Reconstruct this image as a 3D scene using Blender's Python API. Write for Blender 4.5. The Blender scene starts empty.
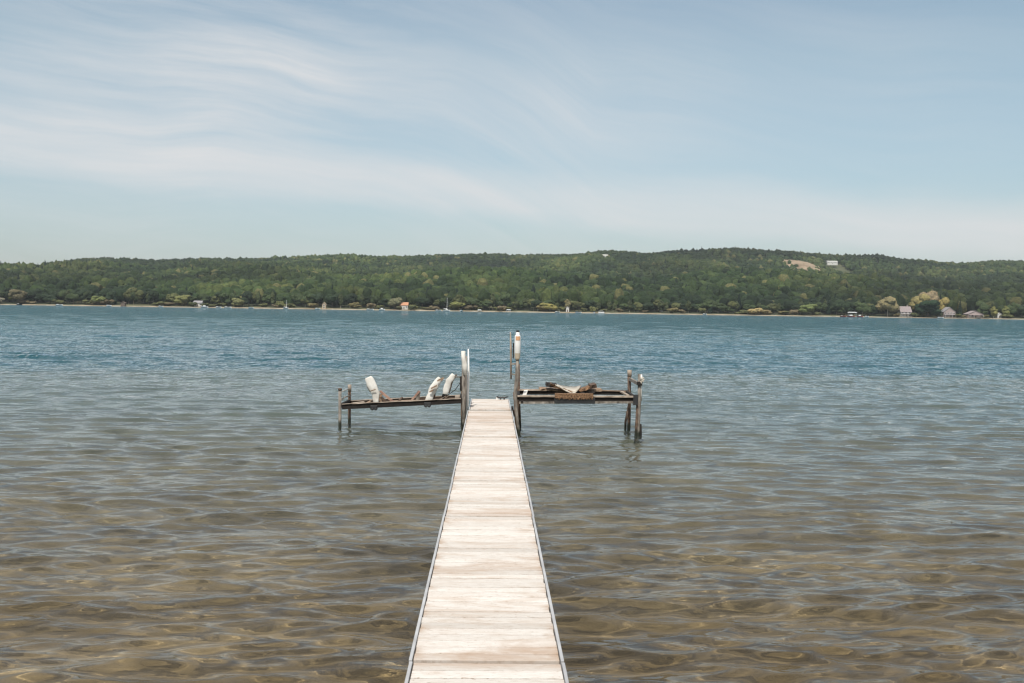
import bpy, bmesh, math, random
import numpy as np
from mathutils import Vector, Matrix

R = math.radians
sc = bpy.context.scene
col = sc.collection
rnd = random.Random(7)
rng = np.random.default_rng(11)

# ------------------------------------------------------------------ camera
CH, F = 2.95, 1000.0
yaw, pitch, roll = R(1.2), math.atan(32.4 / 1000), 0.0145
fw = Vector((math.sin(yaw) * math.cos(pitch), math.cos(yaw) * math.cos(pitch), -math.sin(pitch)))
r0 = Vector((math.cos(yaw), -math.sin(yaw), 0))
u0 = r0.cross(fw)
rt = r0 * math.cos(roll) + u0 * math.sin(roll)
up = u0 * math.cos(roll) - r0 * math.sin(roll)
CAM = Vector((0, 0, CH))
cd = bpy.data.cameras.new('camera')
cam = bpy.data.objects.new('camera', cd)
col.objects.link(cam)
cd.sensor_width = 36
cd.lens = 36 * F / 1024
cd.clip_start, cd.clip_end = 0.05, 20000
cd.dof.use_dof = True
cd.dof.focus_distance = 26
cd.dof.aperture_fstop = 5.0
m = Matrix((rt, up, -fw)).transposed().to_4x4()
m.translation = CAM
cam.matrix_world = m
sc.camera = cam


def at(px, py, Y):
    """world point at distance Y seen at photo pixel px, py"""
    d = fw * F + rt * (px - 512) - up * (py - 341.5)
    return CAM + d * (Y / d.y)


# ------------------------------------------------------------------ mesh helpers
class MB:
    def __init__(s):
        s.v, s.f, s.sm = [], [], False

    def add(s, vs, fs):
        n = len(s.v)
        s.v += [tuple(v) for v in vs]
        s.f += [tuple(i + n for i in f) for f in fs]
        return s

    def box(s, c, d, rz=0, rx=0, ry=0):
        M = Matrix.Rotation(rz, 3, 'Z') @ Matrix.Rotation(ry, 3, 'Y') @ Matrix.Rotation(rx, 3, 'X')
        vs = [Vector(c) + M @ Vector((x * d[0] / 2, y * d[1] / 2, z * d[2] / 2)) for x in (-1, 1) for y in (-1, 1) for z in (-1, 1)]
        return s.add(vs, [(0, 1, 3, 2), (4, 6, 7, 5), (0, 4, 5, 1), (2, 3, 7, 6), (0, 2, 6, 4), (1, 5, 7, 3)])

    def bar(s, a, b, w, h, n=1, jit=0.0):
        """rectangular bar from a to b; w across, h in height"""
        a, b = Vector(a), Vector(b)
        d = (b - a).normalized()
        ref = Vector((0, 0, 1)) if abs(d.z) < .9 else Vector((0, 1, 0))
        sx = d.cross(ref).normalized()
        sz = sx.cross(d).normalized()
        rings = []
        for i in range(n + 1):
            p = a.lerp(b, i / n)
            j = [1 + rnd.uniform(-jit, jit) for _ in range(4)]
            rings.append([p + sx * (cx * w / 2) * j[k] + sz * (cz * h / 2) * j[3 - k] for k, (cx, cz) in enumerate(((-1, -1), (1, -1), (1, 1), (-1, 1)))])
        fs = []
        for i in range(n):
            for k in range(4):
                fs.append((i * 4 + k, i * 4 + (k + 1) % 4, i * 4 + 4 + (k + 1) % 4, i * 4 + 4 + k))
        fs += [(3, 2, 1, 0), tuple(n * 4 + k for k in range(4))]
        return s.add([v for r in rings for v in r], fs)

    def tube(s, pts, rad, n=10, flat=1.0, jit=0.0, ref=None):
        pts = [Vector(p) for p in pts]
        if not isinstance(rad, (list, tuple)):
            rad = [rad] * len(pts)
        vs, fs = [], []
        for i, p in enumerate(pts):
            d = (pts[min(i + 1, len(pts) - 1)] - pts[max(i - 1, 0)]).normalized()
            rf = ref or (Vector((0, 1, 0)) if abs(d.y) < .9 else Vector((1, 0, 0)))
            a = d.cross(rf).normalized()
            b = a.cross(d).normalized()
            for k in range(n):
                t = 2 * math.pi * k / n
                j = 1 + rnd.uniform(-jit, jit)
                vs.append(p + a * math.cos(t) * rad[i] * j + b * math.sin(t) * rad[i] * flat * j)
        for i in range(len(pts) - 1):
            for k in range(n):
                fs.append((i * n + k, i * n + (k + 1) % n, (i + 1) * n + (k + 1) % n, (i + 1) * n + k))
        fs += [tuple(range(n))[::-1], tuple((len(pts) - 1) * n + k for k in range(n))]
        s.sm = True
        return s.add(vs, fs)

    def lathe(s, base, prof, n=16):
        """prof = (radius, z) from the bottom up"""
        vs, fs = [], []
        for r, z in prof:
            for k in range(n):
                t = 2 * math.pi * k / n
                vs.append(Vector(base) + Vector((r * math.cos(t), r * math.sin(t), z)))
        for i in range(len(prof) - 1):
            for k in range(n):
                fs.append((i * n + k, i * n + (k + 1) % n, (i + 1) * n + (k + 1) % n, (i + 1) * n + k))
        fs += [tuple(range(n))[::-1], tuple((len(prof) - 1) * n + k for k in range(n))]
        s.sm = True
        return s.add(vs, fs)

    def prism(s, poly, y0, y1, M=None):
        """poly in x,z extruded along y"""
        n = len(poly)
        vs = [Vector((x, y0, z)) for x, z in poly] + [Vector((x, y1, z)) for x, z in poly]
        if M:
            vs = [M @ v for v in vs]
        return s.add(vs, [tuple(range(n)), tuple(range(2 * n - 1, n - 1, -1))] + [(i, i + n, (i + 1) % n + n, (i + 1) % n) for i in range(n)])

    def build(s, name, mat, parent=None, bevel=0.0, smooth=None):
        me = bpy.data.meshes.new(name)
        org = Vector((0, 0, 0))
        if parent is None and s.v:
            a = np.array(s.v)
            org = Vector(((a[:, 0].min() + a[:, 0].max()) / 2, (a[:, 1].min() + a[:, 1].max()) / 2, a[:, 2].min()))
        elif parent is not None:
            p = parent
            while p is not None:
                org += Vector(p.location)
                p = p.parent
        me.from_pydata([tuple(Vector(v) - org) for v in s.v], [], s.f)
        bm = bmesh.new()
        bm.from_mesh(me)
        bmesh.ops.recalc_face_normals(bm, faces=bm.faces)
        bm.to_mesh(me)
        bm.free()
        me.materials.append(mat)
        o = bpy.data.objects.new(name, me)
        col.objects.link(o)
        if parent is None:
            o.location = org
        else:
            o.parent = parent
        if bevel:
            b = o.modifiers.new('bevel', 'BEVEL')
            b.width = bevel
            b.segments = 2
            b.limit_method = 'ANGLE'
        if smooth or (smooth is None and s.sm):
            for p in me.polygons:
                p.use_smooth = len(p.vertices) < 6
        return o


def tag(o, label=None, cat=None, group=None, kind=None):
    if label: o['label'] = label
    if cat: o['category'] = cat
    if group: o['group'] = group
    if kind: o['kind'] = kind
    return o


def empty(name, loc, label, cat, group=None, rz=0):
    o = bpy.data.objects.new(name, None)
    o.empty_display_size = .3
    col.objects.link(o)
    o.location = loc
    o.rotation_euler.z = rz
    return tag(o, label, cat, group)


def np_mesh(name, v, f, mat, smooth=False):
    me = bpy.data.meshes.new(name)
    f = np.asarray(f, dtype=np.int32)
    k = f.shape[1]
    me.vertices.add(len(v)); me.vertices.foreach_set('co', np.ascontiguousarray(v, dtype=np.float32).ravel())
    me.loops.add(f.size); me.loops.foreach_set('vertex_index', f.ravel())
    me.polygons.add(len(f)); me.polygons.foreach_set('loop_start', np.arange(0, f.size, k, dtype=np.int32))
    me.polygons.foreach_set('use_smooth', np.full(len(f), smooth))
    me.update(calc_edges=True)
    me.materials.append(mat)
    return me


# ------------------------------------------------------------------ materials
def mat(name):
    mt = bpy.data.materials.new(name)
    mt.use_nodes = True
    nt = mt.node_tree
    b = nt.nodes['Principled BSDF']
    return mt, nt, b


def N(nt, typ, **kw):
    n = nt.nodes.new(typ)
    for k, v in kw.items():
        if k in n.inputs.keys():
            n.inputs[k].default_value = v
        else:
            setattr(n, k, v)
    return n


def ramp(nt, fac, stops, interp='LINEAR'):
    r = nt.nodes.new('ShaderNodeValToRGB')
    r.color_ramp.interpolation = interp
    e = r.color_ramp.elements
    while len(e) < len(stops):
        e.new(.5)
    for i, (p, c) in enumerate(stops):
        e[i].position = p
        e[i].color = (*c, 1) if len(c) == 3 else c
    nt.links.new(fac, r.inputs[0])
    return r.outputs[0]


def mixc(nt, fac, a, b, mode='MIX'):
    n = nt.nodes.new('ShaderNodeMix')
    n.data_type = 'RGBA'
    n.blend_type = mode
    for s, v in ((0, fac), (6, a), (7, b)):
        if hasattr(v, 'is_linked') or hasattr(v, 'links'):
            nt.links.new(v, n.inputs[s])
        elif s == 0:
            n.inputs[0].default_value = v
        else:
            n.inputs[s].default_value = (*v, 1)
    return n.outputs[2]


def math_n(nt, op, a, b=None, c=None, clamp=False):
    n = nt.nodes.new('ShaderNodeMath')
    n.operation = op
    n.use_clamp = clamp
    for i, v in enumerate((a, b, c)):
        if v is None: continue
        if hasattr(v, 'links'):
            nt.links.new(v, n.inputs[i])
        else:
            n.inputs[i].default_value = v
    return n.outputs[0]


def noise(nt, scale, vec=None, detail=4, rough=.55, stretch=None, dist=0.0):
    if vec is None:
        vec = nt.nodes.new('ShaderNodeTexCoord').outputs['Object']
    if stretch:
        mp = nt.nodes.new('ShaderNodeMapping')
        mp.inputs['Scale'].default_value = stretch
        nt.links.new(vec, mp.inputs[0])
        vec = mp.outputs[0]
    n = nt.nodes.new('ShaderNodeTexNoise')
    n.inputs['Scale'].default_value = scale
    n.inputs['Detail'].default_value = detail
    n.inputs['Roughness'].default_value = rough
    n.inputs['Distortion'].default_value = dist
    nt.links.new(vec, n.inputs['Vector'])
    return n.outputs['Fac']


def bump(nt, h, strength, dist):
    b = nt.nodes.new('ShaderNodeBump')
    b.inputs['Strength'].default_value = strength
    b.inputs['Distance'].default_value = dist
    nt.links.new(h, b.inputs['Height'])
    return b.outputs[0]


def simple(name, c1, c2, scale=6, rough=.7, stretch=None, metal=0, bmp=0.0):
    mt, nt, b = mat(name)
    nz = noise(nt, scale, stretch=stretch)
    nt.links.new(ramp(nt, nz, [(.3, c1), (.7, c2)]), b.inputs['Base Color'])
    b.inputs['Roughness'].default_value = rough
    b.inputs['Metallic'].default_value = metal
    if bmp:
        nt.links.new(bump(nt, nz, .6, bmp), b.inputs['Normal'])
    return mt


M = {}
M['alu'] = simple('dock_aluminium', (.38, .38, .385), (.56, .56, .565), 3, .5, metal=.2)
M['galv'] = simple('galvanised_steel', (.075, .062, .05), (.33, .29, .245), 11, .7, (1, 1, .45), bmp=.003)
M['rusty'] = simple('rusty_steel', (.045, .032, .024), (.16, .10, .065), 12, .8, bmp=.004)
M['darkbeam'] = simple('dark_beam', (.006, .005, .004), (.024, .017, .013), 7, .9)
M['flange'] = simple('beam_flange', (.22, .17, .13), (.42, .35, .28), 8, .7)
M['boardwood'] = simple('weathered_board', (.16, .10, .065), (.36, .26, .18), 7, .85, (1, 1, 4), bmp=.004)
M['pinkboard'] = simple('reddish_board', (.22, .12, .09), (.42, .27, .2), 7, .85, bmp=.003)
M['carpet'] = simple('frayed_carpet', (.05, .026, .014), (.30, .175, .095), 30, .95, bmp=.02)
M['canvas'] = simple('white_canvas', (.52, .49, .44), (.80, .78, .73), 5, .85, bmp=.02)
M['slingcloth'] = simple('faded_cloth', (.30, .26, .21), (.60, .56, .49), 7, .9, bmp=.02)
M['whiteplastic'] = simple('white_plastic', (.72, .71, .68), (.82, .81, .79), 5, .4)
M['beigeplastic'] = simple('beige_plastic', (.38, .32, .24), (.5, .43, .33), 5, .5)
M['black'] = simple('black_plastic', (.012, .012, .013), (.03, .03, .03), 5, .5)
M['label'] = simple('orange_label', (.55, .28, .14), (.62, .36, .2), 15, .6)
M['rope'] = simple('grey_rope', (.3, .28, .25), (.45, .42, .38), 30, .9)
M['whitewall'] = simple('white_wall', (.50, .49, .46), (.62, .61, .58), 1, .8)
M['greywall'] = simple('grey_wall', (.30, .29, .27), (.38, .36, .34), 1, .8)
M['pinkwall'] = simple('pale_pink_wall', (.30, .235, .215), (.42, .34, .32), 1, .8)
M['tanwall'] = simple('tan_wall', (.34, .27, .19), (.44, .37, .27), 1, .8)
M['orangeroof'] = simple('orange_roof', (.42, .20, .11), (.55, .29, .17), 1, .8)
M['greyroof'] = simple('grey_roof', (.22, .21, .22), (.32, .31, .32), 1, .8)
M['pinkroof'] = simple('pink_grey_roof', (.22, .185, .185), (.32, .27, .265), 1, .8)
M['brownroof'] = simple('brown_roof', (.10, .07, .055), (.16, .12, .095), 1, .8)
M['glass'] = simple('dark_window_glass', (.02, .025, .03), (.04, .045, .05), 1, .15)
M['trim'] = simple('white_trim', (.68, .67, .65), (.78, .77, .75), 1, .6)
M['boatwhite'] = simple('boat_gelcoat', (.74, .74, .73), (.82, .82, .81), 1, .3)
M['boatred'] = simple('red_hull', (.28, .05, .05), (.36, .09, .08), 1, .4)
M['bluecover'] = simple('blue_cover', (.05, .12, .2), (.08, .17, .28), 1, .8)
M['trunk'] = simple('tree_bark', (.10, .075, .055), (.2, .16, .12), 2, .9, (1, 1, .3))
M['paletrunk'] = simple('pale_bark', (.35, .3, .24), (.5, .45, .38), 2, .9, (1, 1, .3))

for k_ in ('galv', 'rusty'):
    nt = M[k_].node_tree
    b = nt.nodes['Principled BSDF']
    old = b.inputs['Base Color'].links[0].from_socket
    g_ = nt.nodes.new('ShaderNodeNewGeometry')
    s_ = nt.nodes.new('ShaderNodeSeparateXYZ')
    nt.links.new(g_.outputs['Position'], s_.inputs[0])
    zz = math_n(nt, 'ADD', s_.outputs[2], math_n(nt, 'MULTIPLY', noise(nt, 9, g_.outputs['Position']), .16))
    f_ = ramp(nt, zz, [(.17, (1, 1, 1)), (.27, (0, 0, 0))])
    nt.links.new(mixc(nt, f_, old, (.018, .022, .012)), b.inputs['Base Color'])

# deck planks: weathered pale wood, each plank its own tone, brown stains
mt, nt, b = mat('weathered_deck_wood')
M['deck'] = mt
geo = nt.nodes.new('ShaderNodeNewGeometry')
sep = nt.nodes.new('ShaderNodeSeparateXYZ')
nt.links.new(geo.outputs['Position'], sep.inputs[0])
isl = geo.outputs['Random Per Island']
tone = ramp(nt, isl, [(0, (.48, .445, .41)), (.2, (.60, .57, .535)), (.6, (.66, .63, .595)), (1, (.71, .68, .645))])
grain = noise(nt, 14, geo.outputs['Position'], 5, .65, (.9, 12, 1))
tone = mixc(nt, .75, tone, ramp(nt, grain, [(.30, (.50, .42, .35)), (.47, (.90, .87, .84)), (.70, (1.04, 1.04, 1.04))]), 'MULTIPLY')
st = noise(nt, 1.5, geo.outputs['Position'], 6, .7, (.65, 2.2, 1), 1.2)
stf = ramp(nt, st, [(.47, (0, 0, 0)), (.68, (1, 1, 1))])
tone = mixc(nt, math_n(nt, 'MULTIPLY', stf, .6), tone, (.40, .28, .19))
# grime gathers by the section joints
jf = math_n(nt, 'FRACT', math_n(nt, 'DIVIDE', math_n(nt, 'ADD', sep.outputs[1], 8.0 - .12), 2.5))
jf = ramp(nt, jf, [(0, (1, 1, 1)), (.16, (0, 0, 0)), (.86, (0, 0, 0)), (1, (1, 1, 1))])
jn = noise(nt, 1.1, geo.outputs['Position'], 5, .7, (1.1, 3, 1), .6)
jf = math_n(nt, 'MULTIPLY', jf, ramp(nt, jn, [(.42, (0, 0, 0)), (.66, (1, 1, 1))]))
tone = mixc(nt, math_n(nt, 'MULTIPLY', jf, .75), tone, (.36, .24, .16))
bd = ramp(nt, math_n(nt, 'DIVIDE', sep.outputs[1], 30), [(.66, (0, 0, 0)), (.74, (1, 1, 1)), (.80, (1, 1, 1)), (.822, (0, 0, 0))])
tone = mixc(nt, math_n(nt, 'MULTIPLY', math_n(nt, 'MULTIPLY', bd, jn), .6), tone, (.42, .30, .22))
# worn brown ends of planks near the rails
ed = math_n(nt, 'ABSOLUTE', sep.outputs[0])
ed = ramp(nt, ed, [(.43, (0, 0, 0)), (.54, (1, 1, 1))])
en = noise(nt, 2.3, geo.outputs['Position'], 4, .6, (1, 1.5, 1))
ef = math_n(nt, 'MULTIPLY', ed, ramp(nt, en, [(.48, (0, 0, 0)), (.62, (1, 1, 1))]))
tone = mixc(nt, math_n(nt, 'MULTIPLY', ef, .7), tone, (.34, .22, .13))
spk = noise(nt, 55, geo.outputs['Position'], 2, .5, (.35, 1, 1))
tone = mixc(nt, ramp(nt, spk, [(.66, (0, 0, 0)), (.74, (1, 1, 1))]), tone, (.36, .28, .22))
nt.links.new(tone, b.inputs['Base Color'])
b.inputs['Roughness'].default_value = .85
nt.links.new(bump(nt, grain, .5, .004), b.inputs['Normal'])

# lake bed: rippled brown sand, light scattered by deep water painted on further out
mt, nt, b = mat('lake_bed_sand')
M['bed'] = mt
geo = nt.nodes.new('ShaderNodeNewGeometry')
P = geo.outputs['Position']
sep = nt.nodes.new('ShaderNodeSeparateXYZ')
nt.links.new(P, sep.inputs[0])
big = noise(nt, .45, P, 5, .6, (.6, 1, 1), .6)
c = ramp(nt, big, [(.30, (.155, .104, .050)), (.46, (.25, .17, .082)), (.58, (.34, .236, .12)), (.75, (.44, .31, .165))])
rip = noise(nt, 3.2, P, 4, .6, (.45, 1.6, 1), 1.5)
c = mixc(nt, .6, c, ramp(nt, rip, [(.35, (.62, .60, .57)), (.6, (1.15, 1.13, 1.1))]), 'MULTIPLY')
# grey-green silt with distance from the shore, deep-water scatter painted blue-green past the drop-off
far = ramp(nt, math_n(nt, 'DIVIDE', sep.outputs[1], 100), [(.09, (0, 0, 0)), (.30, (1, 1, 1))])
c = mixc(nt, far, c, ramp(nt, big, [(.3, (.07, .100, .085)), (.7, (.155, .195, .165))]))
deepn = noise(nt, .16, P, 3, .6, (.25, 1, 1))
dz = math_n(nt, 'ADD', sep.outputs[2], math_n(nt, 'MULTIPLY', math_n(nt, 'SUBTRACT', deepn, .5), .25))
dp = ramp(nt, math_n(nt, 'MULTIPLY', dz, -.25), [(.29, (0, 0, 0)), (.42, (1, 1, 1))])
c = mixc(nt, dp, c, (.030, .105, .135))
nt.links.new(c, b.inputs['Base Color'])
b.inputs['Roughness'].default_value = 1
b.inputs['Specular IOR Level'].default_value = 0
nt.links.new(bump(nt, rip, .8, .05), b.inputs['Normal'])

# water
mt, nt, b = mat('lake_water')
M['water'] = mt
nt.nodes.remove(b)
out = nt.nodes['Material Output']
geo = nt.nodes.new('ShaderNodeNewGeometry')
P = geo.outputs['Position']
sep = nt.nodes.new('ShaderNodeSeparateXYZ')
nt.links.new(P, sep.inputs[0])
n1 = noise(nt, 3.2, P, 3, .55, (.55, 1.25, 1), .5)
n2 = noise(nt, .95, P, 4, .62, (.8, .62, 1), .3)
n3 = noise(nt, 11, P, 2, .5, (.7, 1.2, 1))
nearf = ramp(nt, math_n(nt, 'DIVIDE', sep.outputs[1], 100), [(.08, (.22,) * 3), (.45, (1, 1, 1))])
h = math_n(nt, 'MULTIPLY', math_n(nt, 'MULTIPLY', n1, nearf), .05)
n4 = noise(nt, .24, P, 3, .55, (1, .38, 1), .2)
f4 = ramp(nt, math_n(nt, 'DIVIDE', sep.outputs[1], 1000), [(.09, (0, 0, 0)), (.30, (1, 1, 1))])
h = math_n(nt, 'ADD', h, math_n(nt, 'MULTIPLY', math_n(nt, 'MULTIPLY', n4, f4), 1.6))
ff = ramp(nt, math_n(nt, 'DIVIDE', sep.outputs[1], 400), [(.07, (0, 0, 0)), (.125, (.45,) * 3), (.35, (1, 1, 1))])
h = math_n(nt, 'ADD', h, math_n(nt, 'MULTIPLY', math_n(nt, 'MULTIPLY', n2, ff), .90))
h = math_n(nt, 'ADD', h, math_n(nt, 'MULTIPLY', n3, .0022))
bn = bump(nt, h, 1.0, 1.0)
fr = N(nt, 'ShaderNodeFresnel', IOR=1.35)
nt.links.new(bn, fr.inputs['Normal'])
gl = N(nt, 'ShaderNodeBsdfGlossy', Roughness=.03)
gl.inputs['Color'].default_value = (1, 1, 1, 1)
nt.links.new(bn, gl.inputs['Normal'])
tr = N(nt, 'ShaderNodeBsdfRefraction', Roughness=0.0, IOR=1.333)
tr.inputs['Color'].default_value = (.92, .96, .94, 1)
nt.links.new(bn, tr.inputs['Normal'])
# light scattered back by the water body itself
df = N(nt, 'ShaderNodeBsdfDiffuse')
nt.links.new(bn, df.inputs['Normal'])
mx0 = nt.nodes.new('ShaderNodeMixShader')
# the edge of the drop-off wanders a little
en = noise(nt, .05, P, 3, .5)
yy = math_n(nt, 'ADD', sep.outputs[1], math_n(nt, 'MULTIPLY', math_n(nt, 'SUBTRACT', en, .5), 5))
yy = math_n(nt, 'SUBTRACT', yy, math_n(nt, 'MULTIPLY', sep.outputs[0], .09))
dfc = ramp(nt, math_n(nt, 'DIVIDE', yy, 100), [(.08, (.145, .118, .082)), (.18, (.125, .14, .12)), (.44, (.080, .155, .155)), (.475, (.006, .080, .108))])
nt.links.new(dfc, df.inputs['Color'])
tb = ramp(nt, math_n(nt, 'DIVIDE', yy, 100), [(0, (.05,) * 3), (.14, (.13,) * 3), (.44, (.32,) * 3), (.475, (.75,) * 3), (.9, (.9,) * 3)])
nt.links.new(tb, mx0.inputs[0])
nt.links.new(tr.outputs[0], mx0.inputs[1])
nt.links.new(df.outputs[0], mx0.inputs[2])
mx = nt.nodes.new('ShaderNodeMixShader')
nt.links.new(fr.outputs[0], mx.inputs[0])
nt.links.new(mx0.outputs[0], mx.inputs[1])
nt.links.new(gl.outputs[0], mx.inputs[2])
nt.links.new(mx.outputs[0], out.inputs[0])

# foliage
def foliage(name, use_attr):
    mt, nt, b = mat(name)
    if use_attr:
        a = nt.nodes.new('ShaderNodeAttribute')
        a.attribute_name = 'tint'
        base = a.outputs['Color']
    else:
        base = nt.nodes.new('ShaderNodeObjectInfo').outputs['Color']
    g = nt.nodes.new('ShaderNodeNewGeometry')
    nz = noise(nt, .55, g.outputs['Position'], 5, .7)
    nt.links.new(mixc(nt, 1, base, ramp(nt, nz, [(.32, (.50, .52, .5)), (.5, (1, 1, 1)), (.68, (1.65, 1.55, 1.35))]), 'MULTIPLY'), b.inputs['Base Color'])
    b.inputs['Roughness'].default_value = .8
    b.inputs['Specular IOR Level'].default_value = .15
    return mt
M['forest'] = foliage('forest_leaves', True)
M['leaf'] = foliage('tree_leaves', False)

mt, nt, b = mat('hill_ground')
M['hill'] = mt
geo = nt.nodes.new('ShaderNodeNewGeometry')
P = geo.outputs['Position']
sep = nt.nodes.new('ShaderNodeSeparateXYZ')
nt.links.new(P, sep.inputs[0])
gn = noise(nt, .03, P, 5, .6)
grass = ramp(nt, gn, [(.35, (.035, .05, .02)), (.65, (.12, .12, .06))])
sn = noise(nt, .08, P, 4, .6)
sand = ramp(nt, sn, [(.3, (.16, .12, .07)), (.5, (.36, .29, .20)), (.7, (.62, .55, .45))])
sf = math_n(nt, 'ADD', sep.outputs[2], math_n(nt, 'MULTIPLY', math_n(nt, 'SUBTRACT', sn, .5), 2.5))
c = mixc(nt, ramp(nt, math_n(nt, 'DIVIDE', sf, 10), [(.05, (0, 0, 0)), (.10, (1, 1, 1))]), sand, grass)
nt.links.new(c, b.inputs['Base Color'])
b.inputs['Roughness'].default_value = 1
M['clearing'] = simple('bare_sandy_slope', (.13, .095, .055), (.38, .29, .20), .10, .95, (.5, 1, 1))
M['meadow'] = simple('dry_meadow', (.16, .17, .07), (.30, .29, .15), .05, .95)

# ------------------------------------------------------------------ sky + sun
SUN_EL, SUN_AZ = R(54), R(192)      # azimuth clockwise from +Y: behind the camera, a little left
w = bpy.data.worlds.new('World')
sc.world = w
w.use_nodes = True
nt = w.node_tree
bg = nt.nodes['Background']
bg.inputs['Strength'].default_value = .12
sky = nt.nodes.new('ShaderNodeTexSky')
sky.sky_type = 'NISHITA'
sky.sun_disc = False
sky.sun_elevation = SUN_EL
sky.sun_rotation = SUN_AZ
sky.air_density = 1.0
sky.dust_density = 1.2
sky.ozone_density = 1.4
tc = nt.nodes.new('ShaderNodeTexCoord')
sep = nt.nodes.new('ShaderNodeSeparateXYZ')
nt.links.new(tc.outputs['Generated'], sep.inputs[0])
el = math_n(nt, 'ARCSINE', sep.outputs[2])
az = math_n(nt, 'ARCTAN2', sep.outputs[0], sep.outputs[1])
# wispy high cloud: streaks that fan out, bent by a broad swirl
cmb = nt.nodes.new('ShaderNodeCombineXYZ')
sw = noise(nt, 2.2, tc.outputs['Generated'], 3, .5)
v_ = math_n(nt, 'ADD', el, math_n(nt, 'MULTIPLY', az, .12))
bend = math_n(nt, 'MINIMUM', math_n(nt, 'MAXIMUM', math_n(nt, 'ADD', az, .14), 0), .24)
v_ = math_n(nt, 'ADD', v_, math_n(nt, 'MULTIPLY', math_n(nt, 'MULTIPLY', bend, bend), 1.3))
v_ = math_n(nt, 'ADD', v_, math_n(nt, 'MULTIPLY', sw, .13))
nt.links.new(math_n(nt, 'MULTIPLY', az, 1.7), cmb.inputs[0])
nt.links.new(math_n(nt, 'MULTIPLY', v_, 17), cmb.inputs[1])
c1 = noise(nt, 1.5, cmb.outputs[0], 10, .66, None, .25)
c1 = ramp(nt, c1, [(.34, (0, 0, 0)), (.76, (1, 1, 1))])
broad = noise(nt, 2.6, tc.outputs['Generated'], 3, .5)
c1m = math_n(nt, 'MULTIPLY', c1, ramp(nt, broad, [(.30, (.25,) * 3), (.6, (1, 1, 1))]))
# denser on the left half at middle height
gx = math_n(nt, 'SUBTRACT', az, -.08)
gx = math_n(nt, 'POWER', 2.718, math_n(nt, 'MULTIPLY', math_n(nt, 'MULTIPLY', gx, gx), -5))
gy = math_n(nt, 'SUBTRACT', el, .205)
gy = math_n(nt, 'POWER', 2.718, math_n(nt, 'MULTIPLY', math_n(nt, 'MULTIPLY', gy, gy), -130))
dens = math_n(nt, 'MULTIPLY', gx, gy)
c1m = math_n(nt, 'MULTIPLY', c1m, math_n(nt, 'ADD', math_n(nt, 'MULTIPLY', dens, .64), .30))
c1m = math_n(nt, 'MULTIPLY', c1m, ramp(nt, math_n(nt, 'ADD', az, .5), [(.45, (1, 1, 1)), (.75, (.40,) * 3)]))
haz = math_n(nt, 'MULTIPLY', dens, .24)
hi = ramp(nt, el, [(.32, (0, 0, 0)), (.48, (1,) * 3)])  # cloud added overhead, out of view, to brighten the water reflections
hi = math_n(nt, 'MULTIPLY', hi, ramp(nt, noise(nt, 3.5, tc.outputs['Generated'], 5, .6), [(.35, (.6,) * 3), (.65, (1, 1, 1))]))
haz = math_n(nt, 'ADD', haz, hi)
# long low band falling to the right
bl = math_n(nt, 'ADD', el, math_n(nt, 'MULTIPLY', az, .07))
bl = math_n(nt, 'ADD', bl, math_n(nt, 'MULTIPLY', noise(nt, 3, tc.outputs['Generated'], 4, .6, (1, 1, 3)), .05))
bl = math_n(nt, 'SUBTRACT', bl, .137)
band = ramp(nt, math_n(nt, 'ADD', math_n(nt, 'MULTIPLY', bl, 8), .5), [(.22, (0, 0, 0)), (.42, (.74,) * 3), (.52, (.78,) * 3), (.85, (0, 0, 0))], 'EASE')
bmod = ramp(nt, noise(nt, 1.2, cmb.outputs[0], 5, .6), [(.3, (.55,) * 3), (.65, (1, 1, 1))])
band = math_n(nt, 'MULTIPLY', band, bmod)
# pale haze towards the right horizon
low = ramp(nt, el, [(0, (1,) * 3), (.11, (0, 0, 0))])
low = math_n(nt, 'MULTIPLY', low, ramp(nt, math_n(nt, 'ADD', az, .5), [(.0, (.45,) * 3), (.95, (.95,) * 3)]))
cf = math_n(nt, 'ADD', math_n(nt, 'ADD', c1m, haz), math_n(nt, 'MULTIPLY', band, .75))
cf = math_n(nt, 'ADD', cf, math_n(nt, 'MULTIPLY', low, .5), clamp=True)
hs = N(nt, 'ShaderNodeHueSaturation', Saturation=.76, Value=1.0)
nt.links.new(sky.outputs[0], hs.inputs['Color'])
skyc = mixc(nt, 1, hs.outputs[0], ramp(nt, el, [(0, (.70, .76, .79)), (.24, (.86, .965, .90)), (.5, (.95, .98, .97)), (1, (.97, .98, .98))]), 'MULTIPLY')
cloudc = mixc(nt, cf, skyc, (5.7, 5.7, 5.74))
nt.links.new(cloudc, bg.inputs['Color'])

sl = bpy.data.lights.new('sun', 'SUN')
sl.energy = 3.6
sl.angle = R(.53)
sl.cycles.is_caustics_light = True
sl.color = (1, .95, .87)
so = bpy.data.objects.new('sun', sl)
col.objects.link(so)
sd = Vector((math.sin(SUN_AZ) * math.cos(SUN_EL), math.cos(SUN_AZ) * math.cos(SUN_EL), math.sin(SUN_EL)))
so.rotation_euler = sd.to_track_quat('Z', 'Y').to_euler()
so.location = (-20, -30, 60)

# ------------------------------------------------------------------ value noise for terrain
def vnoise(x, y, seed):
    g = np.random.default_rng(seed).random((256, 256))
    xi, yi = np.floor(x).astype(int), np.floor(y).astype(int)
    fx, fy = x - xi, y - yi
    fx, fy = fx * fx * (3 - 2 * fx), fy * fy * (3 - 2 * fy)
    a, b_ = g[xi % 256, yi % 256], g[(xi + 1) % 256, yi % 256]
    c_, d_ = g[xi % 256, (yi + 1) % 256], g[(xi + 1) % 256, (yi + 1) % 256]
    return (a * (1 - fx) + b_ * fx) * (1 - fy) + (c_ * (1 - fx) + d_ * fx) * fy


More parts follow.
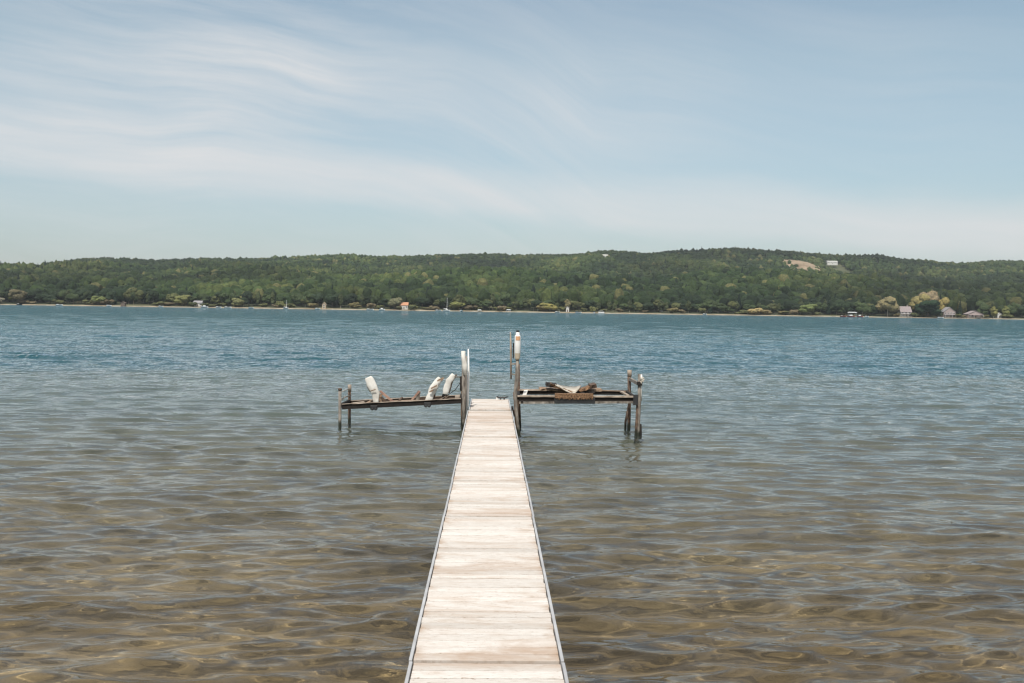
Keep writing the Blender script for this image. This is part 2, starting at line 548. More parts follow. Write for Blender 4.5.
# ------------------------------------------------------------------ water
rows = [-14, -8, -4, -1.5, 0, 1, 2]
y = 2.6
while y < 1006:
    rows.append(y)
    y *= 1.0042
rows.append(1006)
Yr = np.array(rows)
core = np.linspace(-.62, .66, 700)
Tc = np.concatenate([[-9, -5, -3, -2, -1.4, -1.0, -.78], core, [.82, 1.0, 1.4, 2, 3, 5, 9]])
Yg, Tg = np.meshgrid(Yr, Tc, indexing='ij')
X = Tg * np.maximum(Yg, 2.6)
X0, Y0 = X.copy(), Yg.copy()
Z = np.zeros_like(X)
DX, DY = np.zeros_like(X), np.zeros_like(X)
spacing = np.maximum(Yg, 2.6) * .0042
edge = np.clip((.66 - np.abs(Tg - .02)) / .04, 0, 1) * np.clip((Yg - 2) / 1, 0, 1)
W = 108
deep = np.clip((Y0 - .09 * X0 - 42) / 12, 0, 1)
gust = .8 + .4 * vnoise(X0 / 14 + 80, Y0 / 30 + 80, 9)
for i in range(W):
    lam = .14 * (6.0 / .14) ** (i / (W - 1)) * rng.uniform(.93, 1.07)
    k = 2 * math.pi / lam
    th = R(5) + rng.normal() * R(15)
    kx, ky = -k * math.sin(th), k * math.cos(th)
    s = .042 if lam < .75 else .025 if lam < 1.2 else .013 if lam < 2 else .006
    s = s * (1 - deep) + (.008 if lam > 3.2 else .024 if lam > 1.6 else .050) * deep * gust
    fade = np.clip((lam / spacing - 2.4) / 2, 0, 1) * edge
    a = s / k
    ph = kx * X0 + ky * Y0 + rng.uniform(0, 6.283)
    # wave groups: slow modulation
    mod = .55 + .9 * vnoise(X0 / (lam * 3.1) + 40 + i * 7.3, Y0 / (lam * 3.1) + 40 + i * 3.1, 100 + i)
    Z += a * mod * fade * np.sin(ph)
    DX += a * mod * fade * np.cos(ph) * kx / k * .8
    DY += a * mod * fade * np.cos(ph) * ky / k * .8
calm = .75 + .5 * vnoise(X0 / 6 + 60, Y0 / 9 + 60, 5)
Z *= calm
V = np.stack([X + DX, Yg + DY, Z], -1).reshape(-1, 3)
nr, nc = X.shape
idx = np.arange(nr * nc).reshape(nr, nc)
Fq = np.stack([idx[:-1, :-1], idx[:-1, 1:], idx[1:, 1:], idx[1:, :-1]], -1).reshape(-1, 4)
me = np_mesh('water', V, Fq, M['water'], True)
wat = bpy.data.objects.new('water', me)
col.objects.link(wat)
tag(wat, kind='structure')
wat.cycles.is_caustics_caster = True

# lake bed
bx = np.concatenate([np.linspace(-2500, -60, 30), np.linspace(-50, 50, 160), np.linspace(60, 2500, 30)])
by = np.concatenate([np.linspace(-30, -6, 8), np.linspace(-5, 90, 220), np.linspace(100, 1000, 30)])
Xb, Yb = np.meshgrid(bx, by, indexing='ij')
Zb = np.interp(Yb - .09 * np.clip(Xb, -60, 60), [-30, -8, -4, 0, 6, 20, 44, 48, 54, 80, 1000], [2.2, .9, .25, -.25, -.45, -.70, -.95, -1.25, -2.6, -3.8, -4.2])
Zb = Zb + (vnoise(Xb / 2.2 + 100, Yb / 1.6 + 100, 3) - .5) * .10 * np.clip((Yb + 2) / 5, 0, 1)
nx, ny = Xb.shape
idx = np.arange(nx * ny).reshape(nx, ny)
Fb = np.stack([idx[:-1, :-1], idx[1:, :-1], idx[1:, 1:], idx[:-1, 1:]], -1).reshape(-1, 4)
me = np_mesh('lake_bed', np.stack([Xb, Yb, Zb], -1).reshape(-1, 3), Fb, M['bed'], True)
o = bpy.data.objects.new('lake_bed', me)
o.cycles.is_caustics_receiver = True
col.objects.link(o)
tag(o, kind='structure')

# ------------------------------------------------------------------ hills
sky_px = np.array([-250, -60, 0, 45, 60, 80, 130, 160, 240, 290, 350, 400, 450, 470, 510, 560, 600, 650, 665, 720, 770, 800, 820, 850, 880, 910, 960, 1000, 1024, 1100, 1300])
sky_py = np.array([264, 262, 262.5, 264, 261, 259.5, 258.5, 260, 258.5, 258, 255, 257, 253, 252, 253, 252, 250, 254.5, 252, 249, 250, 251, 254, 256, 255, 258, 260, 258, 257, 257, 262])
ridge_e = (308.8 + .0145 * (sky_px - 491) - sky_py) / 1000
TREE = 22.0


def ground(x, y):
    """terrain height of the far shore"""
    T = x / y
    e = np.interp(491 + T * 1000, sky_px, ridge_e)
    zr = 2.95 + 2450 * e - TREE
    t = np.clip((y - 1040) / (2450 - 1040), 0, 1)
    # benches: a first dark rise near the shore, a middle shelf, the main ridge
    prof = np.interp(t, [0, .06, .16, .34, .5, .72, .9, 1], [0, .045, .16, .32, .46, .72, .93, 1])
    z = zr * prof
    und = (vnoise(x / 170 + 30, y / 200 + 30, 21) - .5) * 34 + (vnoise(x / 420 + 10, y / 330 + 10, 22) - .5) * 50
    z = z + und * np.sin(np.clip(t, 0, 1) * math.pi) ** .8 * .75
    z = np.where(y > 2450, zr - (y - 2450) * .09, z)
    shore = np.interp(y, [940, 985, 1000, 1003, 1012, 1040], [-5, -2, -.1, .3, 1.1, 3.0])
    return np.where(y < 1040, shore, z + 3.0)


hx = np.linspace(-2700, 2900, 280)
hy = np.concatenate([np.linspace(940, 1040, 34), np.linspace(1050, 2450, 110), np.linspace(2480, 3600, 14)])
Xh, Yh = np.meshgrid(hx, hy, indexing='ij')
Zh = ground(Xh, Yh)
nx, ny = Xh.shape
idx = np.arange(nx * ny).reshape(nx, ny)
Fh = np.stack([idx[:-1, :-1], idx[1:, :-1], idx[1:, 1:], idx[:-1, 1:]], -1).reshape(-1, 4)
me = np_mesh('hills', np.stack([Xh, Yh, Zh], -1).reshape(-1, 3), Fh, M['hill'], True)
o = bpy.data.objects.new('hills', me)
col.objects.link(o)
tag(o, kind='structure')


def gz(x, y):
    return float(ground(np.array([x]), np.array([y]))[0])


def world_of(px, Y):
    """x on the far shore for a photo column"""
    return (px - 491) / 1000 * Y


def hit(px, py):
    """where the view through a photo pixel meets the hillside"""
    best = None
    for Y in np.arange(1045, 2450, 4.0):
        p = at(px, py, Y)
        if gz(p.x, Y) + 6 >= p.z:
            return p.x, Y
    return p.x, 2440.0


# clearings (trees keep out of them)
cx, cy = hit(800, 267)
bx_, by_ = hit(832, 265)
mx_, my_ = hit(440, 276)
CLEAR = [(cx, cy - 40, 52, 170), (bx_ + 2, by_ - 10, 26, 90), (mx_, my_, 60, 45)]


def keep(x, y):
    ok = np.ones(len(x), bool)
    for (a, b_, rx, ry) in CLEAR:
        ok &= ((x - a) / rx) ** 2 + ((y - b_ + ry * .35) / ry) ** 2 > 1.15 - .6 * vnoise(x / 16 + 90, y / 30 + 90, 33)
    return ok


def patch(name, cx, cy, rx, ry, material, lift, hump=0.0):
    n, mrg = 40, 14
    vs, fs = [(cx, cy, gz(cx, cy) + lift + hump)], []
    for j in range(1, mrg + 1):
        for i in range(n):
            t = 2 * math.pi * i / n
            rr = j / mrg * (1 + .12 * math.sin(3 * t + 1) + .07 * math.sin(7 * t))
            x, yv = cx + rx * rr * math.cos(t), cy + ry * rr * math.sin(t)
            z = gz(cx + (x - cx) * .25, yv) + lift + hump * (1 - (j / mrg) ** 2) + rnd.uniform(-1, 1) * (.3 + .07 * hump) * (j < mrg)
            if j == mrg: z -= lift + 1.5
            vs.append((x, yv, z))
    for i in range(n):
        fs.append((0, 1 + i, 1 + (i + 1) % n))
    for j in range(mrg - 1):
        for i in range(n):
            a, b_ = 1 + j * n + i, 1 + j * n + (i + 1) % n
            fs.append((a, a + n, b_ + n, b_))
    mb = MB()
    mb.add(vs, fs)
    return tag(mb.build(name, material, smooth=True), kind='structure')


patch('bare_slope', cx, cy + 10, 46, 75, M['clearing'], 1.2, 12.5)
patch('meadow', mx_, my_, 45, 40, M['meadow'], .8, 5)

# ------------------------------------------------------------------ trees
def ico(sub):
    bm = bmesh.new()
    bmesh.ops.create_icosphere(bm, subdivisions=sub, radius=1)
    v = np.array([tuple(p.co) for p in bm.verts])
    f = np.array([[q.index for q in p.verts] for p in bm.faces])
    bm.free()
    return v, f


I1, I2, I3 = ico(1), ico(2), ico(3)


def bumpy(I, seed, amp, freq):
    v, f = I
    r = np.random.default_rng(seed)
    d = np.zeros(len(v))
    for _ in range(7):
        k = r.normal(size=3) * freq
        d += np.sin(v @ k + r.uniform(0, 6.28))
    d = d / 7 * 1.6 + r.normal(size=len(v)) * .35
    return v * (1 + amp * d)[:, None], f


# ---- far wood: one mass (stuff)
tv1 = [bumpy(I2, s, .20, 3.0) for s in range(8)]      # nearer trees
tv2 = [bumpy(ico(1) if False else I1, 40 + s, .22, 2.4) for s in range(8)]
# subdivision-2 gives 80 faces here (blender counts from 1)
def scatter():
    xs, ys = [], []
    y = 1036.0
    while y < 2640:
        sp = 11.0 - (y - 1036) / 1600 * 1.2
        x = np.arange(-.60 * y, .64 * y, sp)
        xs.append(x + rng.uniform(-.48, .48, len(x)) * sp)
        ys.append(np.full(len(x), y) + rng.uniform(-.5, .5, len(x)) * sp)
        y += sp * .92
    x, yv = np.concatenate(xs), np.concatenate(ys)
    k = keep(x, yv) | ((rng.random(len(x)) < .07) & (np.abs(x - bx_ - 2) > 24))
    return x[k], yv[k]


fx, fy = scatter()
fz = ground(fx, fy)
n = len(fx)
patchn = vnoise(fx / 70 + 50, fy / 90 + 50, 61)
patch2 = vnoise(fx / 24 + 50, fy / 30 + 50, 62)
hgt = 15.5 + (patchn - .5) * 7 + rng.normal(size=n) * 2.4
hgt = np.clip(hgt, 7, 22) * (1 - .25 * np.clip((fy - 1036) / 1400, 0, 1))
rad = 6.2 + rng.normal(size=n) * 1.2 - (fy - 1036) / 1600 * 1.2
rad = np.clip(rad, 3.4, 9)
conif = (rng.random(n) < np.where(patch2 > .7, .10, .01) * np.clip((2500 - fy) / 900, .15, 1))
pal = np.array([(.012, .024, .010), (.018, .034, .012), (.028, .047, .016), (.042, .063, .020), (.062, .080, .026), (.085, .096, .032)])
pi = np.clip(((patchn * .65 + patch2 * .45 + rng.random(n) * .36) - .26) * 5.4, 0, 5.49).astype(int)
tint = pal[pi] * (1 + rng.normal(size=(n, 1)) * .13)
tint[rng.random(n) < .03] = (.11, .11, .045)
tint[conif] = np.array((.011, .022, .015)) * (1 + rng.normal(size=(conif.sum(), 1)) * .12)
right = np.clip((fx / fy - .27) / .12, 0, 1)[:, None]       # the wood on the right is darker
tint *= 1 - .25 * right * (fy[:, None] < 1900)
tint *= (.52 + .90 * vnoise(fx / 150 + 70, fy / 190 + 70, 77))[:, None]  # broad bands of hillside shade painted into the crown colours
ridge_dark = (fy > 2180) & (fx / fy > .16) & (fx / fy < .40)
tint[ridge_dark] *= .62
tint = np.clip(tint * .84, .005, .2)
Vs, Fs, Cs, base = [], [], [], 0
for near in (0, 1):
    for k in range(8):
        tv, tf = (tv1 if near else tv2)[k]
        sel = np.where(((fy < 1500) == bool(near)) & (np.arange(n) % 8 == k))[0]
        if not len(sel): continue
        ang = rng.uniform(0, 6.28, len(sel))
        ca, sa = np.cos(ang)[:, None], np.sin(ang)[:, None]
        vx, vy, vz = tv[:, 0][None], tv[:, 1][None], tv[:, 2][None]
        cf_ = conif[sel][:, None]
        taper = np.where(cf_, np.clip(.62 - .52 * vz, .08, 1.1), 1 + .0 * vz)
        r_ = rad[sel][:, None] * np.where(cf_, .62, 1)
        xx = (vx * ca - vy * sa) * r_ * taper
        yy_ = (vx * sa + vy * ca) * r_ * taper
        hh = hgt[sel][:, None] * np.where(cf_, 1.22, 1)
        zz = hh * (.56 + .46 * vz)
        vv = np.stack([xx + fx[sel][:, None], yy_ + fy[sel][:, None], zz + fz[sel][:, None]], -1)
        Vs.append(vv.reshape(-1, 3))
        off = base + np.arange(len(sel))[:, None, None] * len(tv)
        Fs.append((tf[None] + off).reshape(-1, 3))
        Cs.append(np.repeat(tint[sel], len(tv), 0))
        base += len(sel) * len(tv)
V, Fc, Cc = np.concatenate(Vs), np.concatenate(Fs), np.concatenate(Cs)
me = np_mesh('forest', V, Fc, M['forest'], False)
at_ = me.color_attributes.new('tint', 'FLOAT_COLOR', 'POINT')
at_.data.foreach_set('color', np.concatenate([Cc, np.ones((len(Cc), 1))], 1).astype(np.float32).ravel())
o = bpy.data.objects.new('forest', me)
col.objects.link(o)
tag(o, 'dense green forest covering the long hills behind the far shore', 'forest', kind='stuff')
print('forest trees', n, 'faces', len(Fc))


# ---- shore trees: every one a thing
def crown_mesh(name, seed, kind):
    r = np.random.default_rng(seed)
    vs, fs, base = [], [], 0
    lobes = []
    if kind == 'round':
        lobes = [((0, 0, .62), .34)] + [((math.cos(a) * .27 * q, math.sin(a) * .27 * q, z), s) for a, z, s, q in [(r.uniform(0, 6.28), r.uniform(.35, .85), r.uniform(.16, .27), r.uniform(.6, 1.15)) for _ in range(10)]]
    elif kind == 'shrub':
        lobes = [((0, 0, .4), .36)] + [((math.cos(a) * .42 * q, math.sin(a) * .42 * q, z), s) for a, z, s, q in [(r.uniform(0, 6.28), r.uniform(.2, .6), r.uniform(.2, .32), r.uniform(.5, 1.2)) for _ in range(8)]]
    elif kind == 'tall':
        lobes = [((r.uniform(-.06, .06), r.uniform(-.06, .06), z), s) for z, s in ((.3, .17), (.45, .22), (.6, .23), (.74, .19), (.88, .12))] + [((math.cos(a) * .16, math.sin(a) * .16, z), .12) for a, z in [(r.uniform(0, 6.28), r.uniform(.3, .8)) for _ in range(6)]]
    elif kind == 'cone':
        lobes = [((0, 0, .16 + i * .115), .26 - i * .031) for i in range(8)]
    for (c, s) in lobes:
        v, f = bumpy(I2, int(r.integers(1e6)), .18, 3.5)
        sq = (1, 1, .8) if kind != 'cone' else (1, 1, .45)
        vs.append(v * s * np.array(sq) + np.array(c))
        fs.append(f + base)
        base += len(v)
    # leaf clumps that break the outline
    for (c, s) in lobes:
        for _ in range(26):
            d = r.normal(size=3)
            d /= np.linalg.norm(d)
            p = np.array(c) + d * s * r.uniform(.95, 1.22) * np.array((1, 1, .8))
            a, b_ = r.normal(size=3), r.normal(size=3)
            a /= np.linalg.norm(a)
            b_ -= a * (a @ b_)
            b_ /= np.linalg.norm(b_)
            q = r.uniform(.02, .045)
            vs.append(np.array([p + a * q, p + b_ * q, p - a * q * .8 - b_ * q * .6]))
            fs.append(np.array([[0, 1, 2]]) + base)
            base += 3
    return np_mesh(name, np.concatenate(vs), np.concatenate(fs), M['leaf'], False)


def trunk_mesh(pale, kind):
    mb = MB()
    top = .6 if kind != 'shrub' else .35
    mb.tube([(0, 0, -.04), (.005, .005, top * .5), (-.01, 0, top)], [.028, .020, .010], 7)
    if kind in ('round', 'shrub', 'tall'):
        for a in (.4, 2.3, 4.4):
            mb.tube([(0, 0, top * .45), (math.cos(a) * .12, math.sin(a) * .12, top * .85)], [.012, .006], 5)
    me = bpy.data.meshes.new('trunk')
    me.from_pydata(mb.v, [], mb.f)
    me.materials.append(M['paletrunk'] if pale else M['trunk'])
    return me


CROWNS = {k: [crown_mesh('crown', 500 + 31 * i + j, k) for j in range(5)] for i, k in enumerate(('round', 'shrub', 'tall', 'cone'))}
TRUNKS = {(k, p): trunk_mesh(p, k) for k in ('round', 'shrub', 'tall', 'cone') for p in (0, 1)}


def tree(kind, px, Y, h, wid, color, label, group=None, pale=0):
    x = world_of(px, Y)
    name = {'round': 'broadleaf_tree', 'shrub': 'shrub', 'tall': 'tall_tree', 'cone': 'conifer'}[kind]
    root = empty(name, (x, Y, gz(x, Y)), label, 'bush' if kind == 'shrub' else 'tree', group, rnd.uniform(0, 6.28))
    s = (wid, wid, h)
    cr = bpy.data.objects.new('crown', rnd.choice(CROWNS[kind]))
    col.objects.link(cr)
    cr.parent = root
    cr.scale = s
    cr.color = (*color, 1)
    tk = bpy.data.objects.new('trunk', TRUNKS[(kind, pale)])
    col.objects.link(tk)
    tk.parent = root
    tk.scale = s
    return root


# landmarks along the shore, used to say where a tree stands
LM = [(-30, 'the left edge'), (63, 'the leftmost white motorboat'), (126, 'the dark boathouse'), (199, 'the white house'),
      (285, 'the tan sailboat'), (325, 'the beige house'), (404, 'the orange roofed house'),
      (446, 'the white sailboat'), (601, 'the pontoon boat'), (762, 'the pale golden bush'), (850, 'the red boats'),
      (907, 'the pink roofed house'), (951, 'the gable fronted house'), (977, 'the low cottage'), (1003, 'the white shed'), (1060, 'the right edge')]


def between(px):
    for i in range(len(LM) - 1):
        if LM[i][0] <= px < LM[i + 1][0]:
            return LM[i][1], LM[i + 1][1]
    return LM[0][1], LM[1][1]


HOUSES = [(199, 6), (324, 4), (404, 6), (907, 9), (951, 9), (977, 10), (1003, 4), (126, 4)]
px = -22.0
kinds_txt = {'dark': 'dark round tree', 'mid': 'green round tree', 'olive': 'olive round tree', 'tall': 'tall narrow tree',
             'cone': 'dark pointed conifer', 'shrub': 'low olive bush', 'gold': 'golden brown bush', 'tan': 'dull tan bush'}
colr = {'dark': (.018, .030, .015), 'mid': (.036, .052, .022), 'olive': (.070, .078, .032), 'tall': (.050, .062, .028), 'cone': (.013, .025, .015),
        'shrub': (.080, .085, .034), 'gold': (.125, .108, .050), 'tan': (.115, .095, .058)}
cnt = 0
while px < 1050:
    low = 505 < px < 790
    k = rnd.choices(['dark', 'mid', 'olive', 'tall', 'cone', 'shrub', 'gold', 'tan'],
                    [1, 3.5, 3, 2.5, .5, 3, 1, 1.5] if low else ([5, 3, 1.5, 1.5, 1, 1.5, .5, .3] if px > 800 else [4, 3, 2.5, 2, .8, 2.5, .7, 1.5]))[0]
    Y = rnd.uniform(1017, 1032)
    blocked = any(abs(px - hx_) < hw for hx_, hw in HOUSES)
    if k in ('shrub', 'gold', 'tan'):
        h, wd = rnd.uniform(3, 8), rnd.uniform(6, 12)
        Y = rnd.uniform(1012, 1018)
    elif k in ('tall', 'cone'):
        h, wd = rnd.uniform(12, 18) * (.75 if low else 1), rnd.uniform(9, 12)
        if k == 'cone': wd = rnd.uniform(8, 12)
    else:
        h, wd = rnd.uniform(10, 16.5) * (.8 if low else 1), rnd.uniform(11, 16)
    if not blocked:
        a, b_ = between(px)
        kd = {'shrub': 'shrub', 'gold': 'shrub', 'tan': 'shrub', 'tall': 'tall', 'cone': 'cone'}.get(k, 'round')
        c0 = colr[k]
        j = rnd.uniform(.8, 1.25)
        tree(kd, px, Y, h, wd, tuple(q * j for q in c0), '%s by the shore between %s and %s' % (kinds_txt[k], a, b_),
             '%ss between %s and %s' % (kinds_txt[k], a, b_), pale=int(rnd.random() < .25))
        cnt += 1
    px += rnd.uniform(3.2, 5.6)
print('shore trees', cnt)
pale = (.185, .16, .085)
tree('round', 890, 1012, 21, 24, pale, 'big pale golden tree with a rounded crown, left of the pink roofed house', pale=1)
tree('round', 923, 1022, 24, 22, (.20, .175, .075), 'tall pale yellowish tree right behind the house with the pink grey roof')
tree('round', 932, 1030, 27, 22, (.20, .16, .10), 'tallest pale tan tree on the right shore, above the dark rounded tree')
tree('round', 931, 1008, 17, 26, (.018, .036, .018), 'dark green rounded tree standing at the water between the two right hand houses')
tree('round', 944, 1026, 19, 16, (.22, .18, .07), 'yellowish tree just left of and behind the gable fronted house')
tree('tall', 998, 1010, 12, 15, (.17, .165, .06), 'yellow green slender tree just left of the small white shed', pale=1)
tree('tall', 1010, 1010, 13, 14, (.13, .14, .05), 'yellow green slender tree just right of the small white shed', pale=1)
tree('shrub', 754, 1009, 8.5, 13, (.30, .235, .11), 'pale golden bush on the shore, the lightest one in the low bank')
tree('shrub', 766, 1010, 6.5, 9, (.17, .14, .07), 'brownish golden bush just right of the pale golden bush')
tree('round', 183, 1012, 12, 18, (.13, .135, .05), 'yellow green rounded tree immediately left of the white house')
tree('round', 394, 1012, 12.5, 15, (.13, .13, .075), 'pale grey green rounded tree immediately left of the house with the orange roof')
tree('round', 23, 1012, 15, 20, (.12, .105, .06), 'large dull tan rounded tree near the left edge of the photo')
tree('shrub', 1, 1008, 8, 12, (.17, .16, .12), 'pale grey bush cut by the left edge of the photo')
tree('round', 101, 1010, 9.5, 15, (.12, .14, .05), 'light green dome shaped tree just left of the dark boathouse')
tree('round', 239, 1010, 9, 13, (.12, .125, .055), 'light olive dome shaped tree right of the white house')
tree('round', 548, 1014, 9, 20, (.20, .18, .06), 'wide yellow golden tree low on the shore left of the white pontoon boat')
tree('tall', 567, 1014, 13, 12, (.17, .15, .075), 'slender pale yellow tree beside the wide yellow golden tree', pale=1)
tree('round', 808, 1012, 12, 20, (.10, .125, .045), 'light green rounded tree right of the pale golden bush')
tree('round', 458, 1012, 9, 16, (.14, .15, .05), 'yellow green rounded tree just right of the moored white sailboat')

for q_, (px_, hh_, ww_, cc_, lb_) in enumerate([(898, 4.5, 6, (.10, .085, .04), 'tan bush at the left corner of the house with the pink grey roof'),
        (916, 6, 7, (.06, .07, .03), 'green bush at the right corner of the house with the pink grey roof'),
        (942, 6, 6, (.05, .06, .028), 'green bush at the left corner of the gable fronted house'),
        (960, 5, 7, (.07, .075, .032), 'green bush between the gable fronted house and the low cottage'),
        (967, 3.5, 5, (.10, .09, .045), 'small tan bush at the left corner of the low cottage'),
        (988, 4.5, 8, (.09, .085, .035), 'yellowish bush at the right corner of the low cottage'),
        (194, 6.5, 7, (.05, .06, .026), 'dark green bush overlapping the left corner of the white house'),
        (206, 5, 6, (.06, .07, .03), 'green bush at the right corner of the white house'),
        (398, 5, 6, (.07, .07, .035), 'green bush at the left corner of the orange roofed house'),
        (411, 5.5, 6, (.05, .06, .028), 'dark bush at the right corner of the orange roofed house')]):
    tree('shrub', px_, 1007, hh_, ww_, cc_, lb_)

# ------------------------------------------------------------------ houses on the far shore
def house(px, Y, W_, D_, H_, RH, label, wall, roof, storeys=1, ridge='x', windows=3, porch=False, name='house', door=True, chimney=False, base=0.0, Y0=None, z=None, sunk=.6):
    x = world_of(px, Y)
    z0 = gz(x, Y) if z is None else z
    root = empty(name, (x, Y, z0), label, name.replace('_', ' '))
    mb = MB()
    if ridge == 'x':   # ridge runs left-right, eave faces the lake
        poly = [(-D_ / 2, -sunk), (D_ / 2, -sunk), (D_ / 2, H_), (0, H_ + RH * .96), (-D_ / 2, H_)]
        Mx = Matrix.Translation((x, Y, z0)) @ Matrix.Rotation(math.pi / 2, 4, 'Z')
        mb.prism(poly, -W_ / 2, W_ / 2, Mx)
    else:
        poly = [(-W_ / 2, -sunk), (W_ / 2, -sunk), (W_ / 2, H_), (0, H_ + RH * .96), (-W_ / 2, H_)]
        Mx = Matrix.Translation((x, Y, z0))
        mb.prism(poly, -D_ / 2, D_ / 2, Mx)
    mb.build('wall', wall, root)
    mb = MB()
    t, ov = .28, .55
    half = (D_ if ridge == 'x' else W_) / 2
    sl_ = RH / half
    poly = [(-half - ov, H_ - ov * sl_ + .03), (0, H_ + RH + .03), (half + ov, H_ - ov * sl_ + .03), (half + ov, H_ - ov * sl_ + t), (0, H_ + RH + t), (-half - ov, H_ - ov * sl_ + t)]
    ln = (W_ if ridge == 'x' else D_) / 2 + ov
    mb.prism(poly, -ln, ln, Mx)
    rf = mb.build('roof', roof, root)
    if chimney:
        mb = MB()
        mb.box((x + W_ * .25, Y, z0 + H_ + RH + .5), (.8, .8, 2.4))
        mb.box((x + W_ * .25, Y, z0 + H_ + RH + 1.75), (1.0, 1.0, .15))
        mb.build('chimney', M['pinkwall'], rf)
    yf = Y - D_ / 2
    for s_ in range(storeys):
        zc = z0 + (H_ / storeys) * (s_ + .5) + .1
        for i in range(windows):
            xw = x - W_ / 2 + W_ * (i + .5) / windows
            if door and s_ == 0 and i == windows // 2: continue
            ww, wh = W_ / windows * .5, min(1.3, H_ / storeys * .45)
            mb = MB()
            for dx, dz, sx, sz in ((-ww / 2, 0, .12, wh + .24), (ww / 2, 0, .12, wh + .24), (0, -wh / 2, ww, .12), (0, wh / 2, ww, .12)):
                mb.box((xw + dx, yf - .05, zc + dz), (sx, .14, sz))
            wn = mb.build('window', M['trim'], root)
            MB().box((xw, yf - .02, zc), (ww - .1, .06, wh - .1)).build('pane', M['glass'], wn)
    if door:
        xd = x - W_ / 2 + W_ * (windows // 2 + .5) / windows
        dr = MB().box((xd, yf - .04, z0 + 1.05), (1.0, .1, 2.1)).build('door', M['brownroof'], root)
        MB().box((xd + .35, yf - .12, z0 + 1.05), (.08, .08, .15)).build('handle', M['alu'], dr)
    if porch:
        mb = MB()
        mb.box((x, yf - 1.4, z0 + 2.75), (W_ * .98, 2.7, .18), rx=.12)
        mb.build('porch_roof', roof, root)
        for i in range(4):
            xx = x - W_ * .45 + W_ * .9 * i / 3
            MB().box((xx, yf - 2.5, z0 + 1.05), (.18, .18, 3.1)).build('porch_post', M['trim'], root)
        MB().box((x, yf - 1.4, z0 - .1), (W_, 2.8, .25)).build('porch_floor', M['tanwall'], root)
    return root


house(200, 1014, 8, 6, 3.6, 1.8, 'white house half hidden by trees on the left part of the far shore', M['whitewall'], M['greyroof'], 1, 'x', 3)
house(324.5, 1009, 3.6, 4, 4.2, 2.2, 'narrow beige house with a steep roof on the far shore', M['tanwall'], M['tanwall'], 2, 'y', 1, door=False)
house(404, 1014, 7.5, 7, 4.2, 2.6, 'pale house with the orange roof on the far shore left of the sailboat', M['whitewall'], M['orangeroof'], 1, 'x', 3)
house(907, 1012, 11, 9, 5.0, 5.2, 'house with the pink grey steep roof and a chimney beside the big golden tree', M['whitewall'], M['pinkroof'], 2, 'x', 3, porch=True, chimney=True)
house(951, 1011, 12, 9, 5.6, 4.6, 'gable fronted two storey house with a grey roof right of the dark rounded tree', M['pinkwall'], M['greyroof'], 2, 'y', 4, porch=True)
house(977, 1011, 15, 10, 3.6, 3.2, 'low wide cottage with a pale gable front and brown porch near the right edge', M['pinkwall'], M['pinkroof'], 1, 'y', 5, porch=True, name='cottage')
house(1003, 1013, 4, 4, 3.8, 1.2, 'small white shed between two slender trees at the far right', M['whitewall'], M['whitewall'], 1, 'y', 1, name='shed')
house(126, 1003, 4.0, 4, 3.2, 1.0, 'small dark boathouse at the water line on the left part of the far shore', M['brownroof'], M['brownroof'], 1, 'y', 1, name='boathouse')
house(567, 1011.5, 3.0, 3, 4.2, 1.0, 'tiny pale hut beside the slender pale yellow tree', M['whitewall'], M['greyroof'], 1, 'y', 1, name='hut')
house(661, 1034, 3, 3, 9.0, 1.0, 'small pale tower like hut standing above the low bushes right of the pontoon boat', M['whitewall'], M['greyroof'], 2, 'y', 1, name='hut', door=False)
# on the ridge, beside the bare slope
house(832, by_, 22, 12, 4.5, 1.8, 'long white building on top of the ridge beside the bare sandy slope', M['whitewall'], M['whitewall'], 1, 'x', 7, name='building', sunk=3, z=gz(bx_, by_) + 8)
rx_, ry_ = hit(605, 259)
house(491 + rx_ / ry_ * 1000, ry_, 12, 8, 4, 2, 'tiny white building lost in the forest high on the middle ridge', M['whitewall'], M['whitewall'], 1, 'x', 4, name='building', sunk=14, z=gz(rx_, ry_) + 9)


# ------------------------------------------------------------------ boats and piers on the far shore
def hull_mb(L_, Bm, Hh, z=0.0):
    mb = MB()
    st = [(-.5, .9, .0), (-.2, 1, -.02), (.15, .92, 0), (.36, .55, .06), (.5, .04, .16)]
    vs = []
    for (t, wv, rs) in st:
        for (a, b_) in ((-1, 1), (-.72, .25), (0, -.25), (.72, .25), (1, 1)):
            vs.append((t * L_, a * wv * Bm / 2, z + Hh * b_ + rs * L_ * .25 * (b_ > .5)))
    fs = []
    for i in range(4):
        for k in range(4):
            fs.append((i * 5 + k, i * 5 + k + 1, i * 5 + 6 + k, i * 5 + 5 + k))
        fs.append((i * 5 + 4, i * 5, i * 5 + 5, i * 5 + 9))
    fs += [(0, 1, 2, 3, 4), (20, 24, 23, 22, 21)]
    mb.add(vs, fs)
    return mb


def local_build(mb, name, material, parent, smooth=False):
    me = bpy.data.meshes.new(name)
    me.from_pydata([tuple(v) for v in mb.v], [], mb.f)
    bm = bmesh.new(); bm.from_mesh(me); bmesh.ops.recalc_face_normals(bm, faces=bm.faces); bm.to_mesh(me); bm.free()
    me.materials.append(material)
    o = bpy.data.objects.new(name, me)
    col.objects.link(o)
    o.parent = parent
    return o


